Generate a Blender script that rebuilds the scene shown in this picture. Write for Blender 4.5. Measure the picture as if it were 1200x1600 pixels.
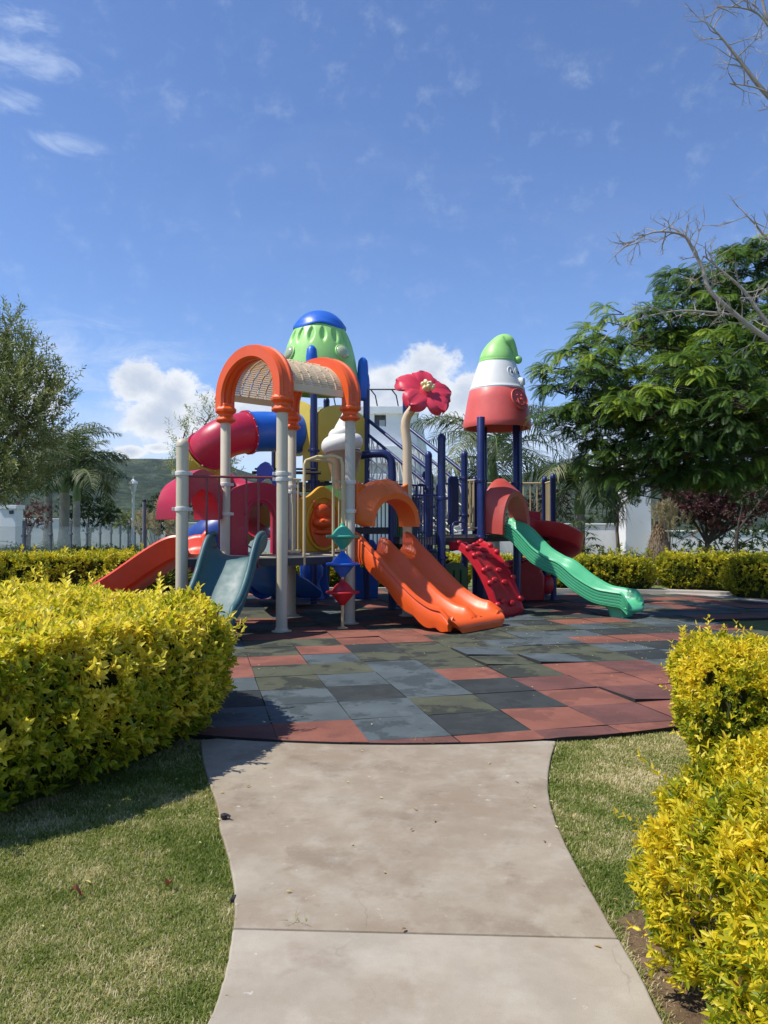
import bpy, math, random
import numpy as np
from mathutils import Vector, Matrix, noise
from mathutils.geometry import tessellate_polygon
random.seed(7); rng = np.random.default_rng(7)
R = math.radians; PI = math.pi
for o in list(bpy.data.objects): bpy.data.objects.remove(o)
sc = bpy.context.scene; C = sc.collection

# ---------------------------------------------------------------- camera, sky, sun, exposure
F = 1180.0; PITCH = math.atan(25/F); EYE = 1.5
cam = bpy.data.objects.new('camera', bpy.data.cameras.new('camera')); C.objects.link(cam)
cam.location = (0, 0, EYE); cam.rotation_euler = (PI/2+PITCH, 0, 0)
cam.data.sensor_fit = 'VERTICAL'; cam.data.sensor_height = 36; cam.data.lens = 36*F/1600
cam.data.clip_start = .05; cam.data.clip_end = 9000
sc.camera = cam
sc.render.resolution_x = 768; sc.render.resolution_y = 1024
SUN = Vector((-.58, -.13, .95)).normalized()
sl = bpy.data.lights.new('sun', 'SUN'); sl.energy = 4.1; sl.angle = R(.5); sl.color = (1, .94, .85)
so = bpy.data.objects.new('sun', sl); C.objects.link(so)
so.rotation_euler = (-SUN).to_track_quat('-Z', 'Y').to_euler()
sc.view_settings.view_transform = 'Standard'; sc.view_settings.look = 'None'
sc.view_settings.exposure = 0.45; sc.view_settings.gamma = 1

world = bpy.data.worlds.new('World'); sc.world = world; world.use_nodes = True
def build_world():
    nt = world.node_tree; N = nt.nodes; L = nt.links; N.clear()
    def nd(t, **k):
        n = N.new(t)
        for a, b in k.items(): setattr(n, a, b)
        return n
    def m(op, a, b=None, c=None, clamp=False):
        n = nd('ShaderNodeMath', operation=op, use_clamp=clamp)
        for i, v in enumerate((a, b, c)):
            if v is None: continue
            if isinstance(v, (int, float)): n.inputs[i].default_value = v
            else: L.new(v, n.inputs[i])
        return n.outputs[0]
    out = nd('ShaderNodeOutputWorld'); bg = nd('ShaderNodeBackground'); bg.inputs[1].default_value = SKY_STRENGTH
    sky = nd('ShaderNodeTexSky', sky_type='NISHITA'); sky.sun_disc = False
    sky.sun_elevation = math.asin(SUN.z); sky.sun_rotation = math.atan2(SUN.x, SUN.y)
    sky.air_density = 1.0; sky.dust_density = .35; sky.ozone_density = 3.0; sky.altitude = 1000
    tc = nd('ShaderNodeTexCoord'); sp = nd('ShaderNodeSeparateXYZ'); L.new(tc.outputs['Generated'], sp.inputs[0])
    az = m('ARCTAN2', sp.outputs[0], sp.outputs[1]); el = m('ARCSINE', sp.outputs[2])
    cb = nd('ShaderNodeCombineXYZ'); L.new(az, cb.inputs[0]); L.new(el, cb.inputs[1])
    def fbm(scale, sx, sy, rough=.6, det=8, off=0, dist=0):
        mp = nd('ShaderNodeMapping'); mp.inputs['Scale'].default_value = (sx, sy, 1); mp.inputs['Location'].default_value = (off, off*.7, off)
        L.new(cb.outputs[0], mp.inputs[0])
        n = nd('ShaderNodeTexNoise'); n.inputs['Scale'].default_value = scale; n.inputs['Detail'].default_value = det
        n.inputs['Roughness'].default_value = rough; n.inputs['Distortion'].default_value = dist
        L.new(mp.outputs[0], n.inputs['Vector']); return n.outputs['Fac']
    def blobs(lst):
        acc = None
        for (px, py, w, h) in lst:
            a = math.atan((px-600)/F); e = math.atan((825-py)/F*math.cos(a)); sx = w/F; sy = h/F
            mp = nd('ShaderNodeMapping'); mp.inputs['Scale'].default_value = (1/sx, 1/sy, 1)
            mp.inputs['Location'].default_value = (-a/sx, -e/sy, 0); L.new(cb.outputs[0], mp.inputs[0])
            g = nd('ShaderNodeTexGradient', gradient_type='SPHERICAL'); L.new(mp.outputs[0], g.inputs[0])
            acc = g.outputs['Fac'] if acc is None else m('MAXIMUM', acc, g.outputs['Fac'])
        return acc
    def ss(x, lo, hi):
        n = nd('ShaderNodeMapRange', interpolation_type='SMOOTHSTEP'); L.new(x, n.inputs[0])
        n.inputs[1].default_value = lo; n.inputs[2].default_value = hi; return n.outputs[0]
    puff = fbm(24, 1, 1.25, .68, 12, 3.3, .15)
    CB = blobs([(226, 598, 60, 50), (268, 618, 66, 60), (250, 655, 84, 56), (325, 648, 84, 62), (385, 655, 85, 60), (205, 705, 40, 14), (245, 700, 34, 12),
        (676, 585, 66, 66), (640, 618, 125, 54), (722, 622, 80, 58), (590, 612, 50, 28), (1130, 640, 200, 60), (-120, 600, 200, 90), (1500, 640, 300, 90)])
    cum = m('ADD', m('MULTIPLY', CB, 1.15), m('ADD', m('MULTIPLY', m('SUBTRACT', puff, .5), 1.5), m('MULTIPLY', m('SUBTRACT', fbm(9, 1, 1.2, .5, 3, 4.4, 0), .5), 1.1)))
    cmask = m('MULTIPLY', ss(cum, .16, .50), ss(CB, .0, .22))
    low = m('ADD', blobs([(230, 712, 230, 60), (850, 700, 400, 80), (300, 690, 260, 90), (640, 640, 260, 90), (60, 690, 220, 50), (480, 715, 200, 30)]), m('MULTIPLY', m('SUBTRACT', puff, .5), 1.2))
    lmask = m('MULTIPLY', ss(low, .0, .8), .7)
    WB = blobs([(30, 78, 150, 34), (95, 218, 90, 22), (10, 150, 80, 22), (25, 20, 80, 26), (185, 640, 60, 60), (100, 560, 300, 90)])
    wis = m('ADD', WB, m('MULTIPLY', m('SUBTRACT', fbm(11, 1, 3.0, .70, 12, 8.1, .8), .5), 3.2))
    wmask = m('MULTIPLY', m('MULTIPLY', ss(wis, .15, 1.35), ss(WB, 0, .55)), .48)
    cir = m('MULTIPLY', ss(fbm(2.2, 1, 2.6, .62, 9, 1.7, .9), .46, .80), .07)
    thin = m('MAXIMUM', wmask, cir)
    # blue tint of the clear air
    tint = nd('ShaderNodeMix', data_type='RGBA', blend_type='MULTIPLY'); tint.inputs[0].default_value = 1
    L.new(sky.outputs[0], tint.inputs[6]); tint.inputs[7].default_value = SKY_TINT
    def mix(fac, a, b):
        n = nd('ShaderNodeMix', data_type='RGBA'); L.new(fac, n.inputs[0]); L.new(a, n.inputs[6])
        if isinstance(b, tuple): n.inputs[7].default_value = b
        else: L.new(b, n.inputs[7])
        return n.outputs[2]
    c1 = mix(thin, tint.outputs[2], CIRRUS)
    c2 = mix(lmask, c1, CLOUD_LOW)
    shade = ss(m('ADD', m('MULTIPLY', cum, .7), m('MULTIPLY', fbm(16, 1, 1.3, .6, 6, 5.2), .9)), .45, 1.25)
    cc = nd('ShaderNodeMix', data_type='RGBA'); L.new(shade, cc.inputs[0]); cc.inputs[6].default_value = CLOUD_HI; cc.inputs[7].default_value = CLOUD_LO
    c3 = mix(cmask, c2, cc.outputs[2])
    L.new(c3, bg.inputs[0]); L.new(bg.outputs[0], out.inputs[0])
SKY_STRENGTH = .145
SKY_TINT = (.655, .745, .91, 1); CIRRUS = (3.6, 4.2, 5.3, 1); CLOUD_LOW = (3.7, 4.2, 5.0, 1); CLOUD_HI = (5.2, 5.3, 5.4, 1); CLOUD_LO = (3.0, 3.4, 4.1, 1)
build_world()

# ---------------------------------------------------------------- helpers
FW = Vector((0, math.cos(PITCH), math.sin(PITCH))); UP = Vector((0, -math.sin(PITCH), math.cos(PITCH)))
def ray(px, py): return FW + Vector(((px-600)/F, 0, 0)) + UP*((800-py)/F)
def W(px, py, Y):
    d = ray(px, py); return Vector((0, 0, EYE)) + d*(Y/d.y)
def G(px, py, z=0.0):
    d = ray(px, py); return Vector((0, 0, EYE)) + d*((z-EYE)/d.z)
def V2(a): return Vector((a[0], a[1], 0))

class MB:
    def __init__(s): s.v = []; s.f = []; s.m = []
    def add(s, vs, fs, mi=0):
        b = len(s.v); s.v += [tuple(v) for v in vs]; s.f += [tuple(i+b for i in f) for f in fs]; s.m += [mi]*len(fs); return s
    def box(s, c, size, rz=0, mi=0, M=None):
        x, y, z = [a/2 for a in size]; vs = [Vector((sx*x, sy*y, sz*z)) for sx in (-1, 1) for sy in (-1, 1) for sz in (-1, 1)]
        Q = Matrix.Translation(c) @ Matrix.Rotation(rz, 4, 'Z') if M is None else M
        return s.add([Q@v for v in vs], [(0,1,3,2),(4,6,7,5),(0,4,5,1),(2,3,7,6),(0,2,6,4),(1,5,7,3)], mi)
    def tube(s, pts, r, n=12, cap=True, mi=0, closed=False):
        pts = [Vector(p) for p in pts]; k = len(pts); rs = r if isinstance(r, (list, tuple)) else [r]*k
        T = []
        for i in range(k):
            a = pts[(i-1) % k] if (closed or i) else pts[0]; b = pts[(i+1) % k] if (closed or i < k-1) else pts[-1]
            t = (b-a); T.append(t.normalized() if t.length > 1e-9 else Vector((0, 0, 1)))
        u = T[0].cross(Vector((0, 0, 1)))
        if u.length < 1e-3: u = T[0].cross(Vector((0, 1, 0)))
        u.normalize(); vs = []
        for i in range(k):
            u = (u - T[i]*u.dot(T[i])); u = u.normalized() if u.length > 1e-6 else T[i].orthogonal().normalized()
            w = T[i].cross(u)
            for j in range(n):
                a = 2*PI*j/n; vs.append(pts[i] + (u*math.cos(a)+w*math.sin(a))*rs[i])
        fs = [(i*n+j, i*n+(j+1) % n, ((i+1) % k)*n+(j+1) % n, ((i+1) % k)*n+j) for i in range(k if closed else k-1) for j in range(n)]
        if cap and not closed: fs += [tuple(range(n-1, -1, -1)), tuple((k-1)*n+j for j in range(n))]
        return s.add(vs, fs, mi)
    def lathe(s, prof, c=(0, 0, 0), n=32, mi=0, fn=None, M=None, cap=True):
        vs = []; c = Vector(c)
        for i, (r, z) in enumerate(prof):
            for j in range(n):
                a = 2*PI*j/n; rr, zz = (r, z) if fn is None else fn(r, z, a)
                p = Vector((rr*math.cos(a), rr*math.sin(a), zz)); vs.append(M@p if M is not None else p+c)
        k = len(prof); fs = [(i*n+j, i*n+(j+1) % n, (i+1)*n+(j+1) % n, (i+1)*n+j) for i in range(k-1) for j in range(n)]
        if cap: fs += [tuple(range(n-1, -1, -1)), tuple((k-1)*n+j for j in range(n))]
        return s.add(vs, fs, mi)
    def sweep(s, secs, cap=True, mi=0, closed=True):
        n = len(secs[0]); vs = [p for q in secs for p in q]; k = len(secs)
        fs = [(i*n+j, i*n+(j+1) % n, (i+1)*n+(j+1) % n, (i+1)*n+j) for i in range(k-1) for j in range(n if closed else n-1)]
        b = len(s.v); s.add(vs, fs, mi)
        if cap and closed:
            for i, rev in ((0, 1), (k-1, 0)):
                loop = list(secs[i]); tris = tessellate_polygon([[Vector(p) for p in loop]])
                s.f += [tuple(b+i*n+j for j in (t if rev else t[::-1])) for t in tris]; s.m += [mi]*len(tris)
        return s
    def prism(s, outline, holes, M, th, mi=0):     # 2-D outline (u, z), holes, matrix taking (u, depth, z), thickness
        loops = [[Vector((u, z, 0)) for u, z in outline]] + [[Vector((u, z, 0)) for u, z in h] for h in holes]
        tris = tessellate_polygon(loops); flat = [p for l in loops for p in l]; n = len(flat)
        vs = [M@Vector((p.x, -th/2, p.y)) for p in flat] + [M@Vector((p.x, th/2, p.y)) for p in flat]
        fs = [tuple(t) for t in tris] + [tuple(i+n for i in t[::-1]) for t in tris]; b = 0
        for l in loops:
            k = len(l); fs += [(b+i, b+(i+1) % k, b+(i+1) % k+n, b+i+n) for i in range(k)]; b += k
        return s.add(vs, fs, mi)
    def ball(s, c, r, n=16, mi=0, sc3=(1, 1, 1), M=None):
        prof = [(math.sin(PI*i/(n//2))*1.0+1e-4, -math.cos(PI*i/(n//2))) for i in range(n//2+1)]
        Q = (Matrix.Translation(c) if M is None else M) @ Matrix.Diagonal((r*sc3[0], r*sc3[1], r*sc3[2], 1))
        return s.lathe(prof, n=n, mi=mi, M=Q)
    def build(s, name, mats, parent=None, smooth=True, angle=38, bevel=0):
        me = bpy.data.meshes.new(name); me.from_pydata(s.v, [], s.f)
        mats = mats if isinstance(mats, (list, tuple)) else [mats]
        for m_ in mats: me.materials.append(m_)
        if len(mats) > 1: me.polygons.foreach_set('material_index', s.m)
        import bmesh
        bm = bmesh.new(); bm.from_mesh(me); bmesh.ops.recalc_face_normals(bm, faces=bm.faces); bm.to_mesh(me); bm.free()
        if smooth: me.shade_smooth(); me.set_sharp_from_angle(angle=R(angle))
        o = bpy.data.objects.new(name, me); C.objects.link(o)
        if parent: o.parent = parent
        if bevel:
            b = o.modifiers.new('bevel', 'BEVEL'); b.width = bevel; b.segments = 2; b.limit_method = 'ANGLE'; b.angle_limit = R(35)
        return o
def tag(o, label=None, cat=None, group=None, kind=None):
    if label: o['label'] = label
    if cat: o['category'] = cat
    if group: o['group'] = group
    if kind: o['kind'] = kind
    return o
def empty(name, loc, label, cat, group=None, rz=0):
    o = bpy.data.objects.new(name, None); C.objects.link(o); o.location = loc; o.rotation_euler.z = rz
    o.empty_display_size = .2; o.matrix_parent_inverse.identity(); return tag(o, label, cat, group)
def copy_thing(t):
    c = t.copy(); C.objects.link(c)
    for ch in [x for x in bpy.data.objects if x.parent == t]:
        d = ch.copy(); C.objects.link(d); d.parent = c
        for g in [x for x in bpy.data.objects if x.parent == ch]:
            e = g.copy(); C.objects.link(e); e.parent = d
    return c

# ---------------------------------------------------------------- materials
def _ramp(N, stops):
    r = N.new('ShaderNodeValToRGB'); e = r.color_ramp.elements
    while len(e) < len(stops): e.new(.5)
    for x, (p, c) in zip(e, stops): x.position = p; x.color = (*c, 1)
    return r
def mat(name, col, rough=.5, var=.12, scale=3.0, bump=0, bscale=40, metal=0, spec=.5, spots=None, coord='Object', coat=0):
    m_ = bpy.data.materials.new(name); m_.use_nodes = True; N = m_.node_tree.nodes; L = m_.node_tree.links
    p = N['Principled BSDF']; p.inputs['Roughness'].default_value = rough; p.inputs['Metallic'].default_value = metal
    p.inputs['Specular IOR Level'].default_value = spec; p.inputs['Coat Weight'].default_value = coat; p.inputs['Coat Roughness'].default_value = .2
    tc = N.new('ShaderNodeTexCoord')
    n = N.new('ShaderNodeTexNoise'); n.inputs['Scale'].default_value = scale; n.inputs['Detail'].default_value = 7; n.inputs['Roughness'].default_value = .62
    L.new(tc.outputs[coord], n.inputs['Vector'])
    lo = tuple(c*(1-var) for c in col); hi = tuple(min(1, c*(1+var)+var*.012) for c in col)
    r = _ramp(N, [(.3, lo), (.7, hi)]); L.new(n.outputs['Fac'], r.inputs[0]); last = r.outputs[0]
    if spots:
        for (sscale, lo_, hi_, c2, amt) in spots:
            n2 = N.new('ShaderNodeTexNoise'); n2.inputs['Scale'].default_value = sscale; n2.inputs['Detail'].default_value = 6; n2.inputs['Roughness'].default_value = .68
            L.new(tc.outputs[coord], n2.inputs['Vector'])
            mr = N.new('ShaderNodeMapRange'); mr.inputs[1].default_value = lo_; mr.inputs[2].default_value = hi_; mr.inputs[4].default_value = amt
            L.new(n2.outputs['Fac'], mr.inputs[0])
            mx = N.new('ShaderNodeMix'); mx.data_type = 'RGBA'; L.new(mr.outputs[0], mx.inputs[0]); L.new(last, mx.inputs[6]); mx.inputs[7].default_value = (*c2, 1); last = mx.outputs[2]
    L.new(last, p.inputs['Base Color'])
    if rough < .6:
        mr = N.new('ShaderNodeMapRange'); mr.inputs[3].default_value = rough*.8; mr.inputs[4].default_value = min(1, rough*1.35)
        n3 = N.new('ShaderNodeTexNoise'); n3.inputs['Scale'].default_value = scale*4; n3.inputs['Detail'].default_value = 5; L.new(tc.outputs[coord], n3.inputs['Vector'])
        L.new(n3.outputs['Fac'], mr.inputs[0]); L.new(mr.outputs[0], p.inputs['Roughness'])
    if bump:
        b = N.new('ShaderNodeBump'); b.inputs['Strength'].default_value = bump; b.inputs['Distance'].default_value = .01
        n4 = N.new('ShaderNodeTexNoise'); n4.inputs['Scale'].default_value = bscale; n4.inputs['Detail'].default_value = 6; L.new(tc.outputs[coord], n4.inputs['Vector'])
        L.new(n4.outputs['Fac'], b.inputs['Height']); L.new(b.outputs[0], p.inputs['Normal'])
    return m_
def leafmat(name, stops, trans=.35, rough=.45, spec=.4, tboost=1.25):
    m_ = bpy.data.materials.new(name); m_.use_nodes = True; N = m_.node_tree.nodes; L = m_.node_tree.links
    p = N['Principled BSDF']; p.inputs['Roughness'].default_value = rough; p.inputs['Specular IOR Level'].default_value = spec
    a = N.new('ShaderNodeAttribute'); a.attribute_name = 'var'
    r = _ramp(N, stops); L.new(a.outputs['Fac'], r.inputs[0]); L.new(r.outputs[0], p.inputs['Base Color'])
    t = N.new('ShaderNodeBsdfTranslucent'); g = N.new('ShaderNodeMix'); g.data_type = 'RGBA'; g.blend_type = 'MULTIPLY'; g.inputs[0].default_value = 1
    L.new(r.outputs[0], g.inputs[6]); g.inputs[7].default_value = (tboost, tboost, tboost*.6, 1); L.new(g.outputs[2], t.inputs[0])
    mx = N.new('ShaderNodeMixShader'); mx.inputs[0].default_value = trans
    L.new(p.outputs[0], mx.inputs[1]); L.new(t.outputs[0], mx.inputs[2]); L.new(mx.outputs[0], N['Material Output'].inputs[0])
    return m_
DUST = (30, .62, .78, (.45, .40, .33), .22)
def plastic(name, c, rough=.36, var=.07): return mat(name, c, rough, var, 2.2, .06, 60, spots=[DUST, (7, .60, .78, tuple(min(1, x*.75+.16) for x in c), .30), (70, .66, .72, (.5, .46, .4), .22), (18, .63, .70, tuple(min(1, x*.7+.2) for x in c), .22), (1.6, .5, .8, tuple(min(1, x*.8+.12) for x in c), .25)])
P = dict(
 vermilion=plastic('vermilion_plastic', (.70, .045, .010)), orange=plastic('orange_plastic', (.80, .105, .012)), hood_orange=plastic('hood_plastic', (.78, .14, .012)),
 red=plastic('red_plastic', (.50, .012, .022)), crimson=plastic('crimson_plastic', (.46, .014, .05)), coral=plastic('coral_plastic', (.72, .12, .10), .42),
 coral2=plastic('pink_red_plastic', (.52, .075, .055), .42), rose=plastic('petal_plastic', (.62, .035, .07), .42),
 blue=plastic('blue_plastic', (.012, .12, .55)), deepblue=plastic('deep_blue_plastic', (.012, .05, .26)),
 teal=plastic('teal_plastic', (.038, .115, .12), .48), green=plastic('green_plastic', (.085, .47, .24), .33), mint=plastic('mint_plastic', (.045, .38, .23)),
 lime=plastic('lime_plastic', (.34, .68, .20), .4), panelgreen=plastic('panel_green_plastic', (.06, .17, .035)),
 yellow=plastic('yellow_plastic', (.62, .47, .06), .42), amber=plastic('amber_plastic', (.72, .36, .015), .4), white=plastic('white_plastic', (.78, .78, .74), .38, .03),
 cream=plastic('cream_plastic', (.72, .57, .38), .45, .05), stamen=plastic('stamen_plastic', (.80, .70, .38)), brown=plastic('cone_plastic', (.34, .22, .13)),
 tan=mat('tan_paint', (.57, .51, .38), .38, .06, 2.5, spots=[DUST, (5, .6, .75, (.35, .3, .22), .25)]), tanrail=mat('tan_rail_paint', (.58, .45, .24), .4, .08, 3, spots=[DUST]),
 navy=mat('navy_paint', (.010, .022, .115), .33, .12, 3, spots=[(25, .62, .78, (.25, .25, .27), .2)]), maroon=mat('maroon_rail_paint', (.20, .035, .045), .4, .1, 3),
 dark=mat('dark_steel', (.018, .018, .022), .5, .2, 6), steel=mat('galvanised_steel', (.15, .155, .165), .5, .15, 8), rope=mat('rope', (.82, .79, .72), .8, .15, 20),
 deck=mat('deck_rubber', (.035, .035, .04), .6, .2, 9), clampm=mat('clamp_metal', (.66, .64, .58), .35, .06, 5))
# ---------------------------------------------------------------- foliage helpers
def nrm(a): return a/np.maximum(np.linalg.norm(a, axis=-1, keepdims=True), 1e-9)
def leaf_arrays(pos, d, up, ln, wd, fold=.25, curl=.0):
    n = len(pos); d = nrm(d); s = nrm(np.cross(d, up)); nn = np.cross(s, d)
    ln = np.broadcast_to(np.asarray(ln, float), (n,))[:, None]; wd = np.broadcast_to(np.asarray(wd, float), (n,))[:, None]
    T = [(0, 0, 0), (.45, 0, 0), (1, 0, 0), (.28, .42, 1), (.68, .34, 1), (.28, -.42, 1), (.68, -.34, 1)]
    V = np.empty((n, 7, 3))
    for i, (a, b, f) in enumerate(T):
        V[:, i] = pos + d*ln*a + s*wd*b + nn*(wd*fold*f - ln*curl*a*a)
    Fq = np.array([[0, 1, 3, 3], [1, 2, 4, 3], [0, 5, 1, 1], [5, 6, 2, 1]])
    return V
LEAF_T = [(0, 1, 3), (1, 2, 4, 3), (0, 5, 1), (5, 6, 2, 1)]
def np_mesh(name, V, polys, mats, var=None, mi=None, parent=None, smooth=False, extra=None):
    """V (n,k,3) with the same polygon list repeated for each of n items; extra = (verts, faces, mat index) appended"""
    n, k = V.shape[:2]; vv = V.reshape(-1, 3); sizes = np.array([len(p) for p in polys]); flat = np.concatenate([np.array(p) for p in polys])
    loops = (flat[None, :] + (np.arange(n)*k)[:, None]).ravel(); tot = np.tile(sizes, n); mids = np.zeros(len(tot), int) if mi is None else np.tile(mi, n)
    vattr = np.repeat(np.zeros(n) if var is None else var, k)
    if extra and len(extra[0]):
        ev = np.array([tuple(v) for v in extra[0]]); b = len(vv); vv = np.vstack([vv, ev])
        loops = np.concatenate([loops, np.array([i+b for f in extra[1] for i in f])]); tot = np.concatenate([tot, [len(f) for f in extra[1]]])
        mids = np.concatenate([mids, np.full(len(extra[1]), extra[2])]); vattr = np.concatenate([vattr, np.full(len(ev), .3)])
    me = bpy.data.meshes.new(name); me.vertices.add(len(vv)); me.vertices.foreach_set('co', vv.ravel())
    me.loops.add(len(loops)); me.loops.foreach_set('vertex_index', loops.astype(np.int32))
    me.polygons.add(len(tot)); st = np.concatenate([[0], np.cumsum(tot)[:-1]]); me.polygons.foreach_set('loop_start', st.astype(np.int32))
    for m_ in (mats if isinstance(mats, (list, tuple)) else [mats]): me.materials.append(m_)
    me.polygons.foreach_set('material_index', mids.astype(np.int32))
    a = me.attributes.new('var', 'FLOAT', 'POINT'); a.data.foreach_set('value', vattr.astype(np.float32))
    me.update(calc_edges=True); me.validate()
    if smooth: me.shade_smooth()
    o = bpy.data.objects.new(name, me); C.objects.link(o)
    if parent: o.parent = parent
    return o
def sprigs(P0, D, L, nl, leaf, wid, spread=.9, fold=.25, curl=.12, jit=.15):
    """leaves in opposite pairs along shoots: P0 base, D direction, L shoot length, nl leaves per shoot"""
    n = len(P0); D = nrm(D); a = nrm(np.cross(D, rng.normal(size=(n, 3)))); b = np.cross(D, a)
    pos, dr, up, ln = [], [], [], []
    for i in range(nl):
        t = (i//2+.6)/(nl/2+.3); ang = (i % 2)*PI + (i//2)*PI/2 + rng.normal(0, .3, n)
        rad = a*np.cos(ang)[:, None] + b*np.sin(ang)[:, None]; k = spread*(1.15-.75*t)
        pos.append(P0 + D*(L*t)[:, None]); dr.append(nrm(D + rad*k*1.6 + rng.normal(0, jit, (n, 3)))); up.append(D + rng.normal(0, .2, (n, 3)))
        ln.append(leaf*(1.05-.35*abs(t-.5))*rng.uniform(.6, 1.3, n))
    pos = np.concatenate(pos); dr = np.concatenate(dr); up = np.concatenate(up); ln = np.concatenate(ln)
    return leaf_arrays(pos, dr, up, ln, ln*wid, fold, curl)
def poly_area(p): x, y = p[:, 0], p[:, 1]; return abs(np.dot(x, np.roll(y, -1))-np.dot(y, np.roll(x, -1)))/2
def inpoly(x, y, poly):
    ins = np.zeros(len(x), bool); j = len(poly)-1
    for i in range(len(poly)):
        xi, yi = poly[i]; xj, yj = poly[j]
        ins ^= ((yi > y) != (yj > y)) & (x < (xj-xi)*(y-yi)/(yj-yi+1e-12)+xi); j = i
    return ins
def fnoise(Pt, s, seed=0): return np.array([noise.noise((p[0]*s+seed, p[1]*s+seed*1.3, p[2]*s)) for p in Pt])
def round_poly(poly, r, n=5):
    out = []; k = len(poly)
    for i in range(k):
        p0, p1, p2 = Vector(poly[i-1]), Vector(poly[i]), Vector(poly[(i+1) % k]); a = (p0-p1); b = (p2-p1); q = min(r, a.length*.45, b.length*.45)
        s, e = p1+a.normalized()*q, p1+b.normalized()*q
        for j in range(n+1):
            t = j/n; out.append(tuple(s*(1-t)**2 + p1*2*t*(1-t) + e*t*t))
    return out
def hedge(poly, h, leafm, label, leaf=.06, wid=.42, dens=260, nl=8, group=None, z0=.08, inset=.06, rough=.07, shoots=0, topd=1.0, faces_to=None, vtop=.35):
    """clipped hedge: rounded prism, shoots growing out of its surface, dark twiggy core inside"""
    rp = np.array(round_poly(poly, .38)); cx, cy = rp.mean(0)
    if np.sum((np.roll(rp[:, 0], -1)-rp[:, 0])*(np.roll(rp[:, 1], -1)+rp[:, 1])) > 0: rp = rp[::-1]
    seg = np.roll(rp, -1, 0)-rp; sl_ = np.linalg.norm(seg, axis=1); per = sl_.sum()
    ns = int(per*h*dens); t = rng.random(ns)*per; cs = np.concatenate([[0], np.cumsum(sl_)]); idx = np.clip(np.searchsorted(cs, t)-1, 0, len(rp)-1)
    f = (t-cs[idx])/np.maximum(sl_[idx], 1e-6); pt = rp[idx]+seg[idx]*f[:, None]; no = np.stack([seg[idx][:, 1], -seg[idx][:, 0]], 1)/np.maximum(sl_[idx], 1e-6)[:, None]
    zz = rng.random(ns)**.9; z = z0+zz*(h-z0); edge = np.clip((zz-.82)/.18, 0, 1)
    out = .05*np.sin(np.clip(zz, 0, 1)*PI*.9) - .16*edge**2 - .10*np.clip((.25-zz)/.25, 0, 1)
    PS = np.stack([pt[:, 0]+no[:, 0]*out, pt[:, 1]+no[:, 1]*out, z], 1); NS = np.stack([no[:, 0], no[:, 1], edge*.8], 1)
    bb0, bb1 = rp.min(0), rp.max(0); nt = int(poly_area(rp)*dens*topd*1.0); q = rng.random((int(nt*1.0/max(.2, poly_area(rp)/np.prod(bb1-bb0))), 2))*(bb1-bb0)+bb0
    q = q[inpoly(q[:, 0], q[:, 1], rp)]
    PT = np.stack([q[:, 0], q[:, 1], np.full(len(q), h)], 1); NT = np.tile([0, 0, 1.], (len(q), 1))
    PP = np.vstack([PS, PT]); NN = nrm(np.vstack([NS, NT]))
    if faces_to is not None: pass
    bumpv = fnoise(PP, 2.2, 3)*rough*1.3 + fnoise(PP, 7, 9)*rough*.8 - rng.random(len(PP))**2*.09
    PP = PP + NN*bumpv[:, None]
    D = nrm(NN*.75 + np.array([0, 0, .55]) + rng.normal(0, .38, PP.shape)); Ls = rng.uniform(.5, 1.2, len(PP))*leaf*1.5
    V = sprigs(PP-D*leaf*.8, D, Ls, nl, leaf, wid)
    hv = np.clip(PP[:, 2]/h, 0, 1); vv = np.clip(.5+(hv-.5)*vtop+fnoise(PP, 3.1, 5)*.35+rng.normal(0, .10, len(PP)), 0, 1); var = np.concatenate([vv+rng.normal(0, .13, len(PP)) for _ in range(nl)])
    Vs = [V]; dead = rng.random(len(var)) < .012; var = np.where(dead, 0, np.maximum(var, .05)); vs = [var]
    if shoots:
        k = rng.choice(len(PT), shoots, replace=True) if len(PT) else []; base = PP[len(PS)+k] if len(PT) else PP[:0]
        ks = rng.choice(len(PS), shoots//2); base = np.vstack([base, PP[ks]]); nb = np.vstack([np.tile([0, 0, 1.], (len(k), 1)), NN[ks]])
        D2 = nrm(nb*.8+np.array([0, 0, .7])+rng.normal(0, .25, base.shape)); L2 = rng.uniform(.06, .24, len(base))**1.0
        V2_ = sprigs(base, D2, L2, 12, leaf*1.05, wid, spread=.8); Vs.append(V2_); vs.append(np.clip(np.tile(rng.normal(.85, .12, len(base)), 12), 0, 1.0))
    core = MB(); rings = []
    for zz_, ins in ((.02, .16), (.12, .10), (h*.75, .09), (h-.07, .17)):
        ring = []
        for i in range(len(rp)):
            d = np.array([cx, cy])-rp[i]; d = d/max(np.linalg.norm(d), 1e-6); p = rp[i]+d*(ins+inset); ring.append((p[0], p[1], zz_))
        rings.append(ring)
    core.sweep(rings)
    V = np.vstack(Vs); var = np.clip(np.concatenate(vs), 0, 1)
    loc = np.array([cx, cy, 0.]); V = V-loc; core.v = [(x-cx, y-cy, z_) for x, y, z_ in core.v]
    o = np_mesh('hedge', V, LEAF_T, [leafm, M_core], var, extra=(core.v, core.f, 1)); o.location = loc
    return tag(o, label, 'hedge', group)
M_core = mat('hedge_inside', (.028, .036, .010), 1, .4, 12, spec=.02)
M_bark = mat('bark', (.16, .12, .085), .85, .3, 9, .5, 40); M_bark_dark = mat('dark_bark', (.06, .045, .035), .85, .3, 9, .5, 40)
M_grey_bark = mat('bare_bark', (.33, .29, .25), .8, .25, 12, .4, 40)
L_yel = leafmat('golden_leaf', [(0, (.20, .12, .04)), (.045, (.055, .10, .010)), (.35, (.30, .36, .02)), (.62, (.66, .575, .04)), (1, (.86, .72, .12))], .42, .42, .35)
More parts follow.
